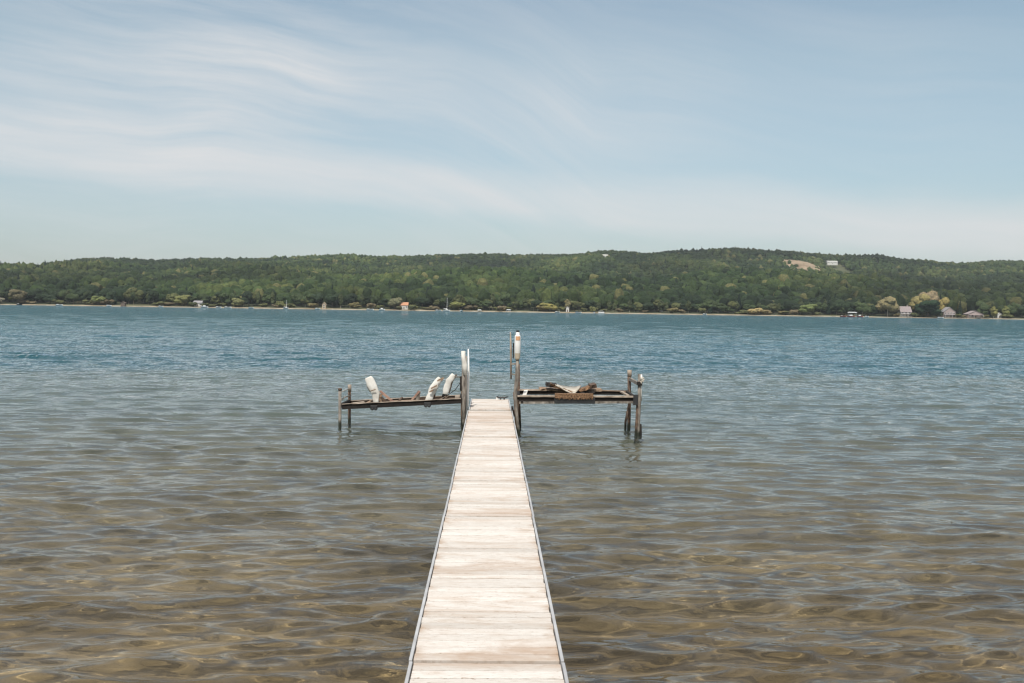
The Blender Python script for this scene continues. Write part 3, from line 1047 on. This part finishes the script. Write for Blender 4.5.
def motorboat(px, Y, rz, L_, label, kind='open', hullm='boatwhite'):
    x = world_of(px, Y)
    r = empty('pontoon_boat' if kind == 'pontoon' else 'motorboat', (x, Y, 0), label, 'boat', rz=rz)
    if kind == 'pontoon':
        for s_ in (-1, 1):
            mb = MB(); mb.tube([(-L_ / 2, s_ * .85, .15), (L_ * .42, s_ * .85, .15), (L_ / 2, s_ * .85, .3)], [.33, .33, .05], 8)
            local_build(mb, 'pontoon', M['alu'], r)
        local_build(MB().box((0, 0, .62), (L_ * .95, 2.4, .15)), 'deck', M['alu'], r)
        mb = MB()
        mb.box((0, -1.15, 1.15), (L_ * .85, .06, .8)).box((0, 1.15, 1.15), (L_ * .85, .06, .8)).box((L_ * .42, 0, 1.15), (.06, 2.2, .8))
        local_build(mb, 'fence', M['boatwhite'], r)
        local_build(MB().box((-.3, 0, 2.95), (L_ * .6, 2.4, .12)), 'canopy', M['boatwhite'], r)
        mb = MB()
        for a in (-1, 1):
            for b_ in (-1, 1):
                mb.bar((a * L_ * .22 - .3, b_ * 1.1, .7), (a * L_ * .28 - .3, b_ * 1.1, 2.95), .05, .05)
        local_build(mb, 'canopy_frame', M['alu'], r)
    else:
        local_build(hull_mb(L_, 2.1, .85, .2), 'hull', M[hullm], r)
        mb = MB(); mb.prism([(L_ * .02, 1.0), (L_ * .12, 1.0), (L_ * .02, 1.75), (-.02 * L_, 1.75)], -.8, .8)
        local_build(mb, 'windscreen', M['glass'], r)
        local_build(MB().box((-L_ * .25, 0, 1.15), (L_ * .3, 1.6, .35)), 'seat', M['boatwhite' if kind == 'open' else 'bluecover'], r)
        local_build(MB().box((-L_ * .52, 0, .95), (.4, .5, 1.0)), 'outboard_motor', M['black'], r)
        if kind == 'cabin':
            local_build(MB().box((-.2, 0, 1.7), (L_ * .35, 1.7, 1.1)), 'cabin', M['boatwhite'], r)
    return r


def sailboat(px, Y, rz, L_, mast, label, sailm):
    x = world_of(px, Y)
    r = empty('sailboat', (x, Y, 0), label, 'sailboat', rz=rz)
    local_build(hull_mb(L_, 2.3, 1.0, .15), 'hull', M['boatwhite'], r)
    local_build(MB().box((.3, 0, 1.5), (L_ * .35, 1.3, .6)), 'cabin', M['boatwhite'], r)
    local_build(MB().tube([(.6, 0, .6), (.6, 0, mast)], [.16, .10], 8), 'mast', M['boatwhite'], r)
    local_build(MB().tube([(.5, 0, 2.2), (-L_ * .4, 0, 2.25)], .10, 6), 'boom', M['boatwhite'], r)
    local_build(MB().tube([(.4, 0, 2.42), (-L_ * .36, 0, 2.4)], [.26, .16], 8), 'furled_sail', M[sailm], r)
    mb = MB()
    mb.tube([(.6, 0, mast), (L_ * .49, 0, 1.3)], .02, 4).tube([(.6, 0, mast), (-L_ * .49, 0, 1.1)], .02, 4)
    local_build(mb, 'rigging', M['alu'], r)
    return r


def pier(px, Y0_, Y1_, wv, label, xo=0):
    x = world_of(px, 1000)
    r = empty('pier', (x, Y0_, 0), label, 'pier')
    Ln = Y1_ - Y0_
    mb = MB()
    k = 0
    while k * .5 < Ln:
        mb.box((0, k * .5 + .23, .75), (wv, .46, .08)); k += 1
    local_build(mb, 'deck', M['flange'], r)
    for s_ in (-1, 1):
        for q in range(3):
            local_build(MB().tube([(s_ * wv * .45, Ln * (q + .1) / 2.3, -2.5), (s_ * wv * .45, Ln * (q + .1) / 2.3, 1.1)], .1, 6), 'pile', M['trunk'], r)
    return r


def hoist(px, Y, label, cm='boatwhite', w_=4.0, hz=3.2):
    x = world_of(px, Y)
    r = empty('boat_hoist', (x, Y, 0), label, 'boat hoist')
    for a in (-1, 1):
        for b_ in (-1, 1):
            local_build(MB().box((a * w_ * .45, b_ * 1.4, hz / 2 - 1), (.14, .14, hz + 2)), 'post', M['alu'], r)
    mb = MB()
    mb.prism([(-w_ / 2, hz), (-w_ * .3, hz + .55), (w_ * .3, hz + .55), (w_ / 2, hz), (w_ / 2, hz - .35), (-w_ / 2, hz - .35)], -1.7, 1.7)
    local_build(mb, 'canopy', M[cm], r)
    local_build(MB().box((0, 0, .9), (w_ * .9, .2, .2)), 'crossbeam', M['alu'], r)
    return r


sailboat(446, 985, R(4), 7.2, 13.2, 'moored white sailboat with a tall bare mast off the middle of the far shore', 'boatwhite')
sailboat(286.5, 994, R(15), 5.0, 8.6, 'small sailboat with a tan sail cover left of the narrow beige house', 'tanwall')
for a in [(63, 994, .1, 6.5, 'leftmost moored motorboat, white, before the pale beach'),
          (24, 996, .3, 5, 'dark hulled motorboat near the left edge of the far shore', 'open', 'black'),
          (112, 996, -.2, 5, 'white motorboat just left of the dark boathouse'),
          (163, 996, 0, 4.5, 'small white motorboat on the beach left of the white house'),
          (206, 995, .1, 7, 'white motorboat below the white house on the left', 'cabin'),
          (220, 995, -.1, 5.5, 'white motorboat just right of the white house, first of two'),
          (229, 994, .05, 7, 'long white motorboat right of the white house, second of two'),
          (252, 996, .2, 5, 'white motorboat under the light olive dome shaped tree', 'covered'),
          (318, 995, 0, 5, 'white motorboat just left of the narrow beige house'),
          (370, 995, .1, 7, 'long white motorboat right of the narrow beige house'),
          (382, 997, -.2, 6, 'white cabin motorboat left of the house with the orange roof', 'cabin'),
          (438, 997, .2, 6, 'white motorboat just left of the tall masted sailboat'),
          (461, 995, .9, 4, 'small white motorboat just right of the tall masted sailboat'),
          (578, 995, 0, 6, 'white motorboat left of the white pontoon boat', 'covered'),
          (557, 996, .1, 5, 'white motorboat below the wide yellow golden tree'),
          (594, 996, 1.2, 4, 'blue covered motorboat touching the white pontoon boat', 'covered'),
          (705, 996, 0, 4, 'small white motorboat on the long empty beach right of centre'),
          (869, 990, 0, 4, 'small white motorboat right of the flat white boat canopy'),
          (944, 992, 0, 6.5, 'white motorboat before the gable fronted house'),
          (845, 991, 0, 6, 'red hulled motorboat at the left end of the red boats', 'open', 'boatred'),
          (853, 989, .05, 8, 'red hulled motorboat under the flat white boat canopy', 'cabin', 'boatred'),
          (862, 990, -.05, 6, 'red hulled white topped motorboat right under the white canopy', 'cabin', 'boatred')]:
    motorboat(*a)
motorboat(601, 994, 0, 6.6, 'white pontoon boat with a white canopy, right of centre on the far shore', 'pontoon')
hoist(854, 1000, 'flat white boat canopy on posts above the red boats', w_=9, hz=4.6)
hoist(508, 997, 'white topped boat hoist near the middle of the far shore', w_=4.4, hz=2.2)
hoist(479, 1000, 'low white boat hoist between the sailboat and the middle of the shore', w_=4, hz=1.6)
hoist(983, 1000, 'dark covered boat hoist before the low wide cottage', 'brownroof', 4, 2.2)
pier(48, 985, 1002, 2.0, 'short plank pier left of the leftmost moored motorboat')
pier(144, 988, 1002, 2.0, 'short plank pier on the tan beach between the boathouse and the white house')
pier(414, 986, 1002, 2.0, 'short plank pier by the house with the orange roof')
pier(500, 988, 1002, 3.0, 'short plank pier at the middle of the far shore')
pier(836, 984, 1002, 3.0, 'short plank pier left of the red boats')
pier(912, 988, 1002, 3.0, 'short plank pier before the house with the pink grey roof')
pier(964, 988, 1002, 2.0, 'short plank pier before the low wide cottage')
pier(994, 990, 1002, 2.0, 'short plank pier left of the small white shed')

# ------------------------------------------------------------------ dock
DZ = .45
dock = empty('dock', (0, -1, 0), 'long narrow dock of pale weathered planks with metal edge rails', 'dock')
Ls = 2.5
ys = [7.0 + Ls * k for k in range(-4, 8)] + [27.4]
SEC = [(ys[i], ys[i + 1]) for i in range(len(ys) - 1)]
wid = 1.10
prev = None
for i, (a, b_) in enumerate(SEC):
    last = i == len(SEC) - 1
    ox = rnd.uniform(-.003, .003)
    oz = rnd.uniform(-.004, .004) + (.025 if last else 0)
    rz = rnd.uniform(-.001, .001)
    w_ = wid - (.06 if last else 0)
    mb = MB()
    npl = 17
    pitch_ = (b_ - a - .03) / npl
    for k in range(npl):
        yc = a + .015 + pitch_ * (k + .5)
        mb.box((ox + rnd.uniform(-.004, .004) + (yc - a) * rz, yc, DZ + oz - .016 + rnd.uniform(-.003, .003)), (w_ - .058 - rnd.uniform(0, .008), pitch_ - rnd.uniform(.010, .018), .032), rz=rnd.uniform(-.003, .003), ry=rnd.uniform(-.003, .003))
    mb.build('deck_section', M['deck'], dock, bevel=.003)
    for s_ in (-1, 1):
        MB().bar((ox + s_ * (w_ / 2 - .012), a + .006, DZ + oz - .05), (ox + s_ * (w_ / 2 - .012) + (b_ - a) * rz, b_ - .006, DZ + oz - .055), .024, .125).build('side_rail', M['alu'], dock, bevel=.004)
    # legs and crossbar under the joint
    yl = b_ - .12
    zb = -1.0
    for s_ in (-1, 1):
        MB().tube([(s_ * .44, yl, zb), (s_ * .44, yl, DZ - .04)], .024, 10).build('leg', M['galv'], dock)
    MB().bar((-.46, yl, DZ - .14), (.46, yl, DZ - .14), .05, .05).build('crossbar', M['galv'], dock)
END = SEC[-1][1]
# cleat and bracket at the far right corner
mb = MB()
c0 = Vector((.33, END - .18, DZ + .03))
mb.tube([c0 + Vector((-.16, 0, .075)), c0 + Vector((-.07, 0, .055)), c0 + Vector((.07, 0, .055)), c0 + Vector((.16, 0, .08))], [.014, .022, .022, .014], 8)
mb.box(c0 + Vector((-.05, 0, .025)), (.04, .05, .05)).box(c0 + Vector((.05, 0, .025)), (.04, .05, .05))
mb.build('cleat', M['black'], dock)
MB().box((.33 - .14, END - .12, DZ + .05), (.07, .10, .07)).build('cleat_pad', M['whiteplastic'], dock, bevel=.01)
MB().box((.555, SEC[-1][0] + .35, DZ - .03), (.045, .35, .20)).box((.565, SEC[-1][0] + .1, DZ - .06), (.09, .12, .16)).build('corner_bracket', M['darkbeam'], dock, bevel=.006)


# ------------------------------------------------------------------ left boat lift
def P_(px, py, Y): return at(px, py, Y)


YF, YB = 24.5, 25.5
g = P_(340, 428, YF)
lift = empty('boat_lift', (g.x + 1.5, (YF + YB) / 2, 0), 'low boat lift left of the dock with white wrapped guides leaning outwards', 'boat lift')


def post(px0, py0, px1, Y, r=.042, name='post', material='galv', parent=None, zb=-.85, lean=0):
    t = P_(px0, py0, Y)
    b0 = P_(px1, 428, Y)
    b0 = Vector((b0.x + lean, Y, zb))
    mid = t.lerp(b0, .5) + Vector((rnd.uniform(-.01, .01), 0, 0))
    return MB().tube([t, mid, b0], r, 10).build(name, M[material], parent)


p = post(340, 389, 340.5, YF, .038, parent=lift)
MB().tube([P_(340, 388.3, YF), P_(340, 390.5, YF)], .048, 10).build('post_cap', M['rusty'], p)
p = post(349.5, 385, 350, YB, .038, material='rusty', parent=lift)
MB().tube([P_(349.6, 384.6, YB), P_(349.6, 391.5, YB)], .046, 10).build('post_cap', M['flange'], p)
post(463.3, 352, 464, YF, .042, parent=lift)
post(462.6, 376, 462.9, YB, .05, material='rusty', parent=lift)
# white sleeve on the tall post, winch box, brace bars
MB().tube([P_(463.2, 351, YF - .02), P_(463.4, 358, YF - .02), P_(464.6, 365, YF - .02), P_(465, 375, YF - .02)], [.052, .052, .064, .055], 10, jit=.05).build('sleeve', M['canvas'], lift)
MB().box(P_(462.6, 383.5, YF + .1), (.13, .16, .36)).build('winch', M['darkbeam'], lift, bevel=.02)
MB().bar(P_(454, 376.5, YB), P_(463, 377.5, YF), .02, .03).build('brace', M['galv'], lift)
MB().tube([P_(341, 400, YF), P_(345, 397, YF + .3), P_(350, 396, YB)], .018, 6).build('brace', M['galv'], lift)
# beams: dark channel with lighter lips
fb = MB().bar(P_(342, 407, YF), P_(461, 401, YF), .07, .115, 6, .03).build('front_beam', M['darkbeam'], lift)
MB().bar(P_(342, 404.2, YF - .02), P_(461, 398.6, YF - .02), .09, .012, 14, .2).build('flange', M['flange'], fb)
bb = MB().bar(P_(351, 402.5, YB), P_(462, 396.7, YB), .07, .08, 6, .03).build('back_beam', M['rusty'], lift)
MB().bar(P_(351, 400.6, YB - .02), P_(462, 394.9, YB - .02), .08, .012, 14, .2).build('flange', M['flange'], bb)
for px_, py_ in ((341.5, 405.5), (461.5, 400)):
    MB().bar(P_(px_, py_, YF), P_(px_ + 8 * (1 if px_ < 400 else 0), py_ - 4, YB), .06, .10).build('side_beam', M['darkbeam'], lift)
for px_, py_ in ((374, 407.5), (427.5, 404.5)):
    MB().box(P_(px_, py_, YF - .07), (.17, .10, .10)).box(P_(px_ - 1.6, py_ + 1.6, YF - .09), (.05, .08, .06)).box(P_(px_ + 1.6, py_ + 1.6, YF - .09), (.05, .08, .06)).build('clamp', M['black'], lift, bevel=.01)


def pad(path, rads, Y, name, material, par, flat=.4, jit=.13):
    pts = []
    rs = []
    for i in range(len(path) - 1):
        for t in (0, .33, .66):
            a, b_ = path[i], path[i + 1]
            pts.append(P_(a[0] + (b_[0] - a[0]) * t, a[1] + (b_[1] - a[1]) * t, Y))
            rs.append((rads[i] + (rads[i + 1] - rads[i]) * t) * (1 + rnd.uniform(-.12, .08)))
    pts.append(P_(*path[-1], Y)); rs.append(rads[-1] * .8)
    # rounded ends
    pts.insert(0, pts[0] + (pts[0] - pts[1]) * .2); rs.insert(0, rs[0] * .85)
    pts.append(pts[-1] + (pts[-1] - pts[-2]) * .25); rs.append(rs[-1] * .8)
    return MB().tube(pts, rs, 12, flat, jit).build(name, M[material], par)


gp = pad([(376, 402), (375.8, 394), (372.5, 387), (368.3, 378)], [.075, .095, .11, .118], YF + .1, 'guide_pad', 'canvas', lift)
MB().tube([P_(370.6, 391, YF + .02), P_(375.5, 389.3, YF - .01)], .012, 6).build('strap', M['boardwood'], gp)
MB().bar(P_(370.5, 391.5, YF + .16), P_(366.3, 379.5, YF + .16), .05, .03).build('guide_post', M['boardwood'], lift)
MB().bar(P_(378.8, 401, YF + .12), P_(378.5, 392, YF + .12), .05, .04).build('guide_post', M['boardwood'], lift)
gp = pad([(427.5, 403), (429.5, 397), (433.5, 388), (439.5, 378.5)], [.085, .085, .085, .075], YF + .1, 'guide_pad', 'canvas', lift)
for (a, b_) in (((431, 388.6), (437, 385.4)), ((429.5, 392), (433.5, 389.8)), ((437.3, 381), (442, 378.4))):
    MB().bar(P_(*a, YF), P_(*b_, YF), .03, .035, 2, .2).build('strap', M['boardwood'], gp)
MB().bar(P_(434, 401, YF + .16), P_(434.5, 388, YF + .16), .06, .045).build('guide_post', M['rusty'], lift)
MB().bar(P_(434.5, 389, YF + .2), P_(443.5, 377.5, YF + .2), .05, .045).build('guide_post', M['boardwood'], lift)
gp = pad([(445.5, 394), (446.6, 388), (449, 381), (453.5, 375)], [.075, .078, .078, .075], YB - .1, 'guide_pad', 'canvas', lift)
MB().bar(P_(449, 393, YB), P_(452, 382, YB), .04, .03).build('guide_post', M['boardwood'], lift)
MB().bar(P_(452, 382, YB), P_(456.5, 374.5, YB), .05, .04).build('guide_post', M['rusty'], lift)
MB().box(P_(444.5, 395, YB - .05), (.13, .08, .05)).build('clamp', M['black'], lift, bevel=.01)
# board brackets between the pads
for a, b_, wv, mt_ in (((380, 391), (393.5, 402), .05, 'pinkboard'), ((380.5, 394), (380, 403), .06, 'boardwood'), ((381, 397), (387, 402.5), .05, 'rusty'),
                   ((410, 402), (419.5, 391), .05, 'pinkboard'), ((418.8, 391.5), (417.5, 401), .03, 'galv'), ((411, 400.5), (423, 401.8), .05, 'boardwood')):
    MB().bar(P_(*a, YF + .15), P_(*b_, YF + .15), .09, wv, 3, .1).build('bunk_board', M[mt_], lift)
MB().bar(P_(393, 401.6, YF + .3), P_(410, 400.8, YF + .3), .25, .03, 4, .1).build('bunk_board', M['boardwood'], lift)
MB().bar(P_(353, 403.5, YF + .4), P_(364, 402, YF + .5), .18, .03, 3, .1).build('bunk_board', M['flange'], lift)
MB().box(P_(457.5, 397, YF + .3), (.12, .2, .07)).build('clamp', M['flange'], lift, bevel=.01)

MB().bar(P_(396, 404.5, YF - .02), P_(402, 397.5, YF + .5), .05, .03, 2, .1).build('bunk_board', M['rusty'], lift)
MB().bar(P_(364, 405.2, YF + .1), P_(372, 400.5, YF + .5), .07, .03, 2, .1).build('bunk_board', M['boardwood'], lift)
MB().bar(P_(437, 401.5, YF + .1), P_(447, 396.5, YF + .6), .07, .03, 2, .1).build('bunk_board', M['boardwood'], lift)
MB().tube([P_(463, 379, YF), P_(455, 390, YF + .4), P_(441, 400, YF + .1)], .009, 5).build('cable', M['darkbeam'], lift)
MB().tube([P_(340.5, 392, YF), P_(349.5, 388.5, YB)], .012, 5).build('cable', M['rope'], lift)
# thin leaning poles beside the left edge of the dock
b0 = P_(467.5, 420, 24.9)
pl = MB().tube([P_(468.3, 349, 24.9), P_(468.6, 372, 24.9), Vector((P_(466, 415, 24.9).x, 24.9, -.8))], [.016, .027, .034], 10).build('mooring_pole', M['whiteplastic'])
tag(pl, 'thin white pole standing in the water at the left corner of the dock end', 'pole')
pl = MB().tube([P_(466.3, 356, 25.4), P_(465.9, 376, 25.4), Vector((P_(464.9, 415, 25.4).x, 25.4, -.8))], [.02, .03, .034], 10).build('mooring_pole', M['galv'])
tag(pl, 'dull grey pole close behind the thin white pole by the dock end', 'pole')

# ------------------------------------------------------------------ right boat lift
YF, YB = 23.5, 24.9
g = P_(578, 430, YF)
lr = empty('boat_lift', (g.x, (YF + YB) / 2, 0), 'boat lift right of the dock with brown carpeted bunks forming a V', 'boat lift')
# corner posts
MB().tube([P_(517.6, 356, YF), P_(517.0, 378, YF), P_(515.2, 392, YF), P_(516.5, 412, YF), Vector((P_(519.6, 434, YF).x, YF, -.15)), Vector((P_(520.5, 434, YF).x, YF, -.8))], [.035, .048, .038, .038, .035, .035], 10).build('post', M['galv'], lr)
MB().tube([P_(518.4, 364, YB), P_(518.6, 400, YB), Vector((P_(521.3, 426, YB).x, YB, -.8))], [.035, .04, .045], 10).build('post', M['rusty'], lr)
MB().tube([P_(514.4, 392, YF + .15), P_(516.3, 415, YF + .1), Vector((P_(518.3, 430, YF).x, YF + .05, -.8))], [.035, .04, .04], 8).build('post', M['rusty'], lr)
MB().tube([P_(639.2, 374, YF), P_(639.4, 400, YF), Vector((P_(637.6, 437, YF).x, YF, -.1)), Vector((P_(637.4, 437, YF).x, YF, -.8))], [.035, .04, .044, .044], 10).build('post', M['galv'], lr)
MB().tube([P_(629.5, 370, YB), P_(629.6, 376.5, YB)], .055, 10).build('post_sleeve', M['flange'], lr)
MB().tube([P_(629.3, 376, YB), P_(629.4, 405, YB), Vector((P_(628.6, 430, YB).x, YB, -.8))], [.046, .042, .042], 10).build('post', M['rusty'], lr)
# lower braces of the right posts
MB().tube([P_(629.2, 404, YB - .02), P_(625.5, 422, YB - .05), Vector((P_(625, 430, YB).x, YB - .05, -.8))], .03, 8).build('brace', M['rusty'], lr)
MB().tube([P_(637.6, 404, YF), P_(636.5, 424, YF - .03), Vector((P_(633.6, 437, YF).x, YF - .05, -.8))], .032, 8).build('brace', M['rusty'], lr)
MB().tube([P_(640.3, 424, YF), P_(640.6, 431, YF), Vector((P_(640.8, 440, YF).x, YF, -.8))], .03, 8).build('brace', M['darkbeam'], lr)
MB().bar(P_(629.5, 379, YB), P_(639, 384, YF), .05, .075, 3, .05).build('top_rail', M['galv'], lr)
MB().box(P_(639.6, 383.5, YF - .02), (.12, .12, .09)).build('bracket', M['darkbeam'], lr, bevel=.01)
MB().tube([P_(641.2, 374.5, YF), P_(641.5, 380, YF), P_(641, 388, YF), P_(641.4, 401, YF)], [.02, .035, .018, .015], 7).build('guide_cable', M['canvas'], lr)
mb = MB()
for q in ((640.5, 380.5, 642, 377), (641, 381.5, 644.6, 379), (641, 380, 643.6, 377.4), (641, 381, 643.8, 381.4), (640.8, 381, 641.5, 384)):
    mb.tube([P_(q[0], q[1], YF - .06), P_(q[2], q[3], YF - .08)], [.026, .012], 7)
kn = mb.build('rope_knot', M['slingcloth'], lr)
# beams
fb = MB().bar(P_(519, 399, YF), P_(636, 399.6, YF), .07, .10, 6, .02).build('front_beam', M['darkbeam'], lr)
MB().bar(P_(517.5, 396, YF - .02), P_(637, 396.6, YF - .02), .12, .035, 18, .10).build('top_flange', M['flange'], fb)
MB().bar(P_(519, 402.6, YF - .02), P_(634, 402.2, YF - .02), .10, .05, 10, .04).build('bottom_flange', M['galv'], fb)
MB().box(P_(635.3, 399.8, YF - .04), (.11, .12, .24)).build('end_plate', M['black'], fb)
bb = MB().bar(P_(519, 392.3, YB), P_(629, 392.6, YB), .07, .11, 6, .02).build('back_beam', M['darkbeam'], lr)
MB().bar(P_(519, 389.8, YB - .02), P_(600, 390.2, YB - .02), .12, .035, 14, .15).build('top_flange', M['flange'], bb)
MB().bar(P_(600, 390.4, YB - .02), P_(628, 391.2, YB - .02), .10, .02, 5, .1).build('top_flange', M['boardwood'], bb)
for a in (518.5, 634.5):
    MB().bar(P_(a, 397.5, YF + .05), P_(a - 8 * (a > 600), 392.5, YB), .06, .09).build('side_beam', M['darkbeam'], lr)
MB().bar(P_(526, 390.5, YB - .06), P_(524.3, 396, YF + .2), .09, .03).build('bracket', M['canvas'], lr)
MB().bar(P_(621, 391.5, YB - .05), P_(628, 395.6, YF + .3), .07, .035).build('bracket', M['flange'], lr)
MB().box(P_(522, 401.5, YF - .06), (.06, .06, .05)).build('bracket', M['darkbeam'], lr)
# bunks in a V, wrapped in frayed carpet
Y3 = YF + .45
pb = MB().bar(P_(546, 384.2, Y3), P_(556, 385.3, Y3), .5, .085, 5, .12).build('bunk', M['darkbeam'], lr)
MB().bar(P_(550, 383.6, Y3 - .1), P_(571.5, 392, Y3 - .1), .45, .05, 8, .18).build('bunk', M['carpet'], lr)
MB().bar(P_(539, 388.6, Y3 + .2), P_(565, 390.2, Y3 + .2), .5, .05, 8, .2).build('bunk', M['boardwood'], lr)
MB().bar(P_(578, 390.6, Y3 - .1), P_(594.5, 385.4, Y3 - .1), .45, .055, 8, .2).build('bunk', M['carpet'], lr)
MB().bar(P_(589.5, 386, Y3 - .15), P_(595.5, 385, Y3 - .15), .5, .085, 3, .12).build('bunk', M['rusty'], lr)
MB().bar(P_(577, 391.2, Y3 + .1), P_(601, 389.4, Y3 + .1), .5, .05, 8, .2).build('bunk', M['boardwood'], lr)
MB().bar(P_(576, 392.6, Y3 - .2), P_(594, 391.6, Y3 - .2), .3, .04, 6, .3).build('bunk', M['darkbeam'], lr)
# white sling between them
mb = MB()
top = [(554.5, 383.2), (560, 385), (567, 386.2), (572, 386.5), (576.5, 386.2), (581, 385)]
bot = [(555.5, 384.4), (561, 387.2), (566, 390.3), (571.5, 392.8), (575, 392.4), (579, 388.4)]
vs = [P_(*q, Y3 + .15) for q in top] + [P_(*q, Y3 - .36) for q in bot]
vs += [v - Vector((0, 0, .03)) for v in vs]
fs = [(i, i + 1, i + 7, i + 6) for i in range(5)] + [(i + 12, i + 18, i + 19, i + 13) for i in range(5)]
fs += [(i, i + 12, i + 13, i + 1) for i in range(5)] + [(i + 6, i + 7, i + 19, i + 18) for i in range(5)] + [(0, 6, 18, 12), (5, 17, 23, 11)]
mb.add(vs, fs)
mb.build('sling', M['slingcloth'], lr, smooth=True)
# hanging frayed fringe over a dark block
mb = MB()
x0, x1 = 555.0, 593.0
for i in range(76):
    px_ = x0 + (x1 - x0) * i / 75
    mb.bar(P_(px_, 394.2 + rnd.uniform(-.3, .3), YF - .10 - rnd.uniform(0, .03)), P_(px_ + rnd.uniform(-.4, .4), 399 + rnd.uniform(-1.2, .8), YF - .11 - rnd.uniform(0, .03)), .018, .02)
mb.bar(P_(x0, 394.6, YF - .02), P_(x1, 394.9, YF - .02), .2, .06, 14, .12)
mb.build('carpet_fringe', M['carpet'], lr)
MB().box(P_(574.5, 400.6, YF - .03), (.96, .14, .13)).build('cross_member', M['black'], lr, bevel=.012)

# thin pole left of the tall post, tied to it
gp = MB().tube([P_(510.4, 332, YF + .1), P_(510.9, 350, YF + .1), P_(511, 379, YF + .1)], [.014, .026, .02], 8).build('guide_pole', M['flange'], lr)
MB().bar(P_(510.8, 364, YF + .1), P_(517.6, 364, YF), .03, .035).bar(P_(510.8, 374, YF + .1), P_(517.3, 375, YF), .03, .03).build('bracket', M['galv'], gp)
mb = MB()
t0, t1 = P_(513.4, 343, YF + .03), P_(513.2, 358.5, YF + .03)
mb.bar(t0, t1, .03, .045)
mb.build('stop_bar', M['darkbeam'], lr)

# white jug on the tall post
base = P_(517.3, 360, YF - .02)
jug = empty('jug', base, 'tall white plastic jug with a black cap on the post right of the dock', 'jug')
topz = P_(517.3, 335, YF - .02).z - base.z
zs = lambda py: P_(517.3, py, YF - .02).z - base.z
mb = MB(); mb.lathe((0, 0, 0), [(.035, 0), (.06, zs(358.5)), (.068, zs(355)), (.070, zs(353.2))], 16)
local_build(mb, 'lower_cup', M['beigeplastic'], jug)
mb = MB(); mb.lathe((0, 0, 0), [(.066, zs(353.6)), (.072, zs(353)), (.073, zs(345)), (.072, zs(337)), (.066, zs(335.6)), (.046, zs(334.8)), (.044, zs(332.4)), (.030, zs(332))], 18)
o = local_build(mb, 'body', M['whiteplastic'], jug)
for q in o.data.polygons: q.use_smooth = len(q.vertices) < 6
mb = MB(); mb.lathe((0, 0, 0), [(.036, zs(332.3)), (.040, zs(332.0)), (.040, zs(330.6)), (.030, zs(330.3))], 14)
local_build(mb, 'cap', M['black'], jug)
mb = MB()
n_ = 10
za, zb_ = zs(340.2), zs(336.2)
vs = []
for rr in (.0745, .078):
    for z_ in (za, zb_):
        for i in range(n_ + 1):
            t = R(-125) + R(80) * i / n_
            vs.append((rr * math.cos(t), rr * math.sin(t), z_))
m1 = n_ + 1
fs = [(i, i + 1, m1 + i + 1, m1 + i) for i in range(n_)] + [(2 * m1 + i, 3 * m1 + i, 3 * m1 + i + 1, 2 * m1 + i + 1) for i in range(n_)]
fs += [(i, 2 * m1 + i, 2 * m1 + i + 1, i + 1) for i in range(n_)] + [(m1 + i, m1 + i + 1, 3 * m1 + i + 1, 3 * m1 + i) for i in range(n_)]
mb.add(vs, fs)
local_build(mb, 'mark', M['label'], jug)

# ------------------------------------------------------------------ air
HAZE = True
if HAZE:
    hz = MB().box((0, 1700, 95), (7000, 4200, 206))
    mt = bpy.data.materials.new('haze_air')
    mt.use_nodes = True
    nt = mt.node_tree
    nt.nodes.remove(nt.nodes['Principled BSDF'])
    pv = nt.nodes.new('ShaderNodeVolumePrincipled')
    pv.inputs['Color'].default_value = (.80, .88, .95, 1)
    pv.inputs['Density'].default_value = .00006
    pv.inputs['Anisotropy'].default_value = .0
    nt.links.new(pv.outputs[0], nt.nodes['Material Output'].inputs['Volume'])
    ho = hz.build('haze', mt)
    tag(ho, 'thin pale air over the lake fading the far hills', 'haze', kind='stuff')

# ------------------------------------------------------------------ render settings
vs_ = sc.view_settings
vs_.view_transform = 'Standard'
vs_.look = 'None'
vs_.exposure = .15
vs_.gamma = 1
cy_ = sc.cycles
cy_.use_denoising = True
cy_.denoiser = 'OPENIMAGEDENOISE'
cy_.denoising_prefilter = 'ACCURATE'
cy_.use_adaptive_sampling = False
cy_.filter_width = 1.25
cy_.max_bounces = 8
cy_.diffuse_bounces = 2
cy_.glossy_bounces = 3
cy_.transparent_max_bounces = 12
cy_.volume_bounces = 0
cy_.caustics_reflective = False
cy_.sample_clamp_indirect = 6
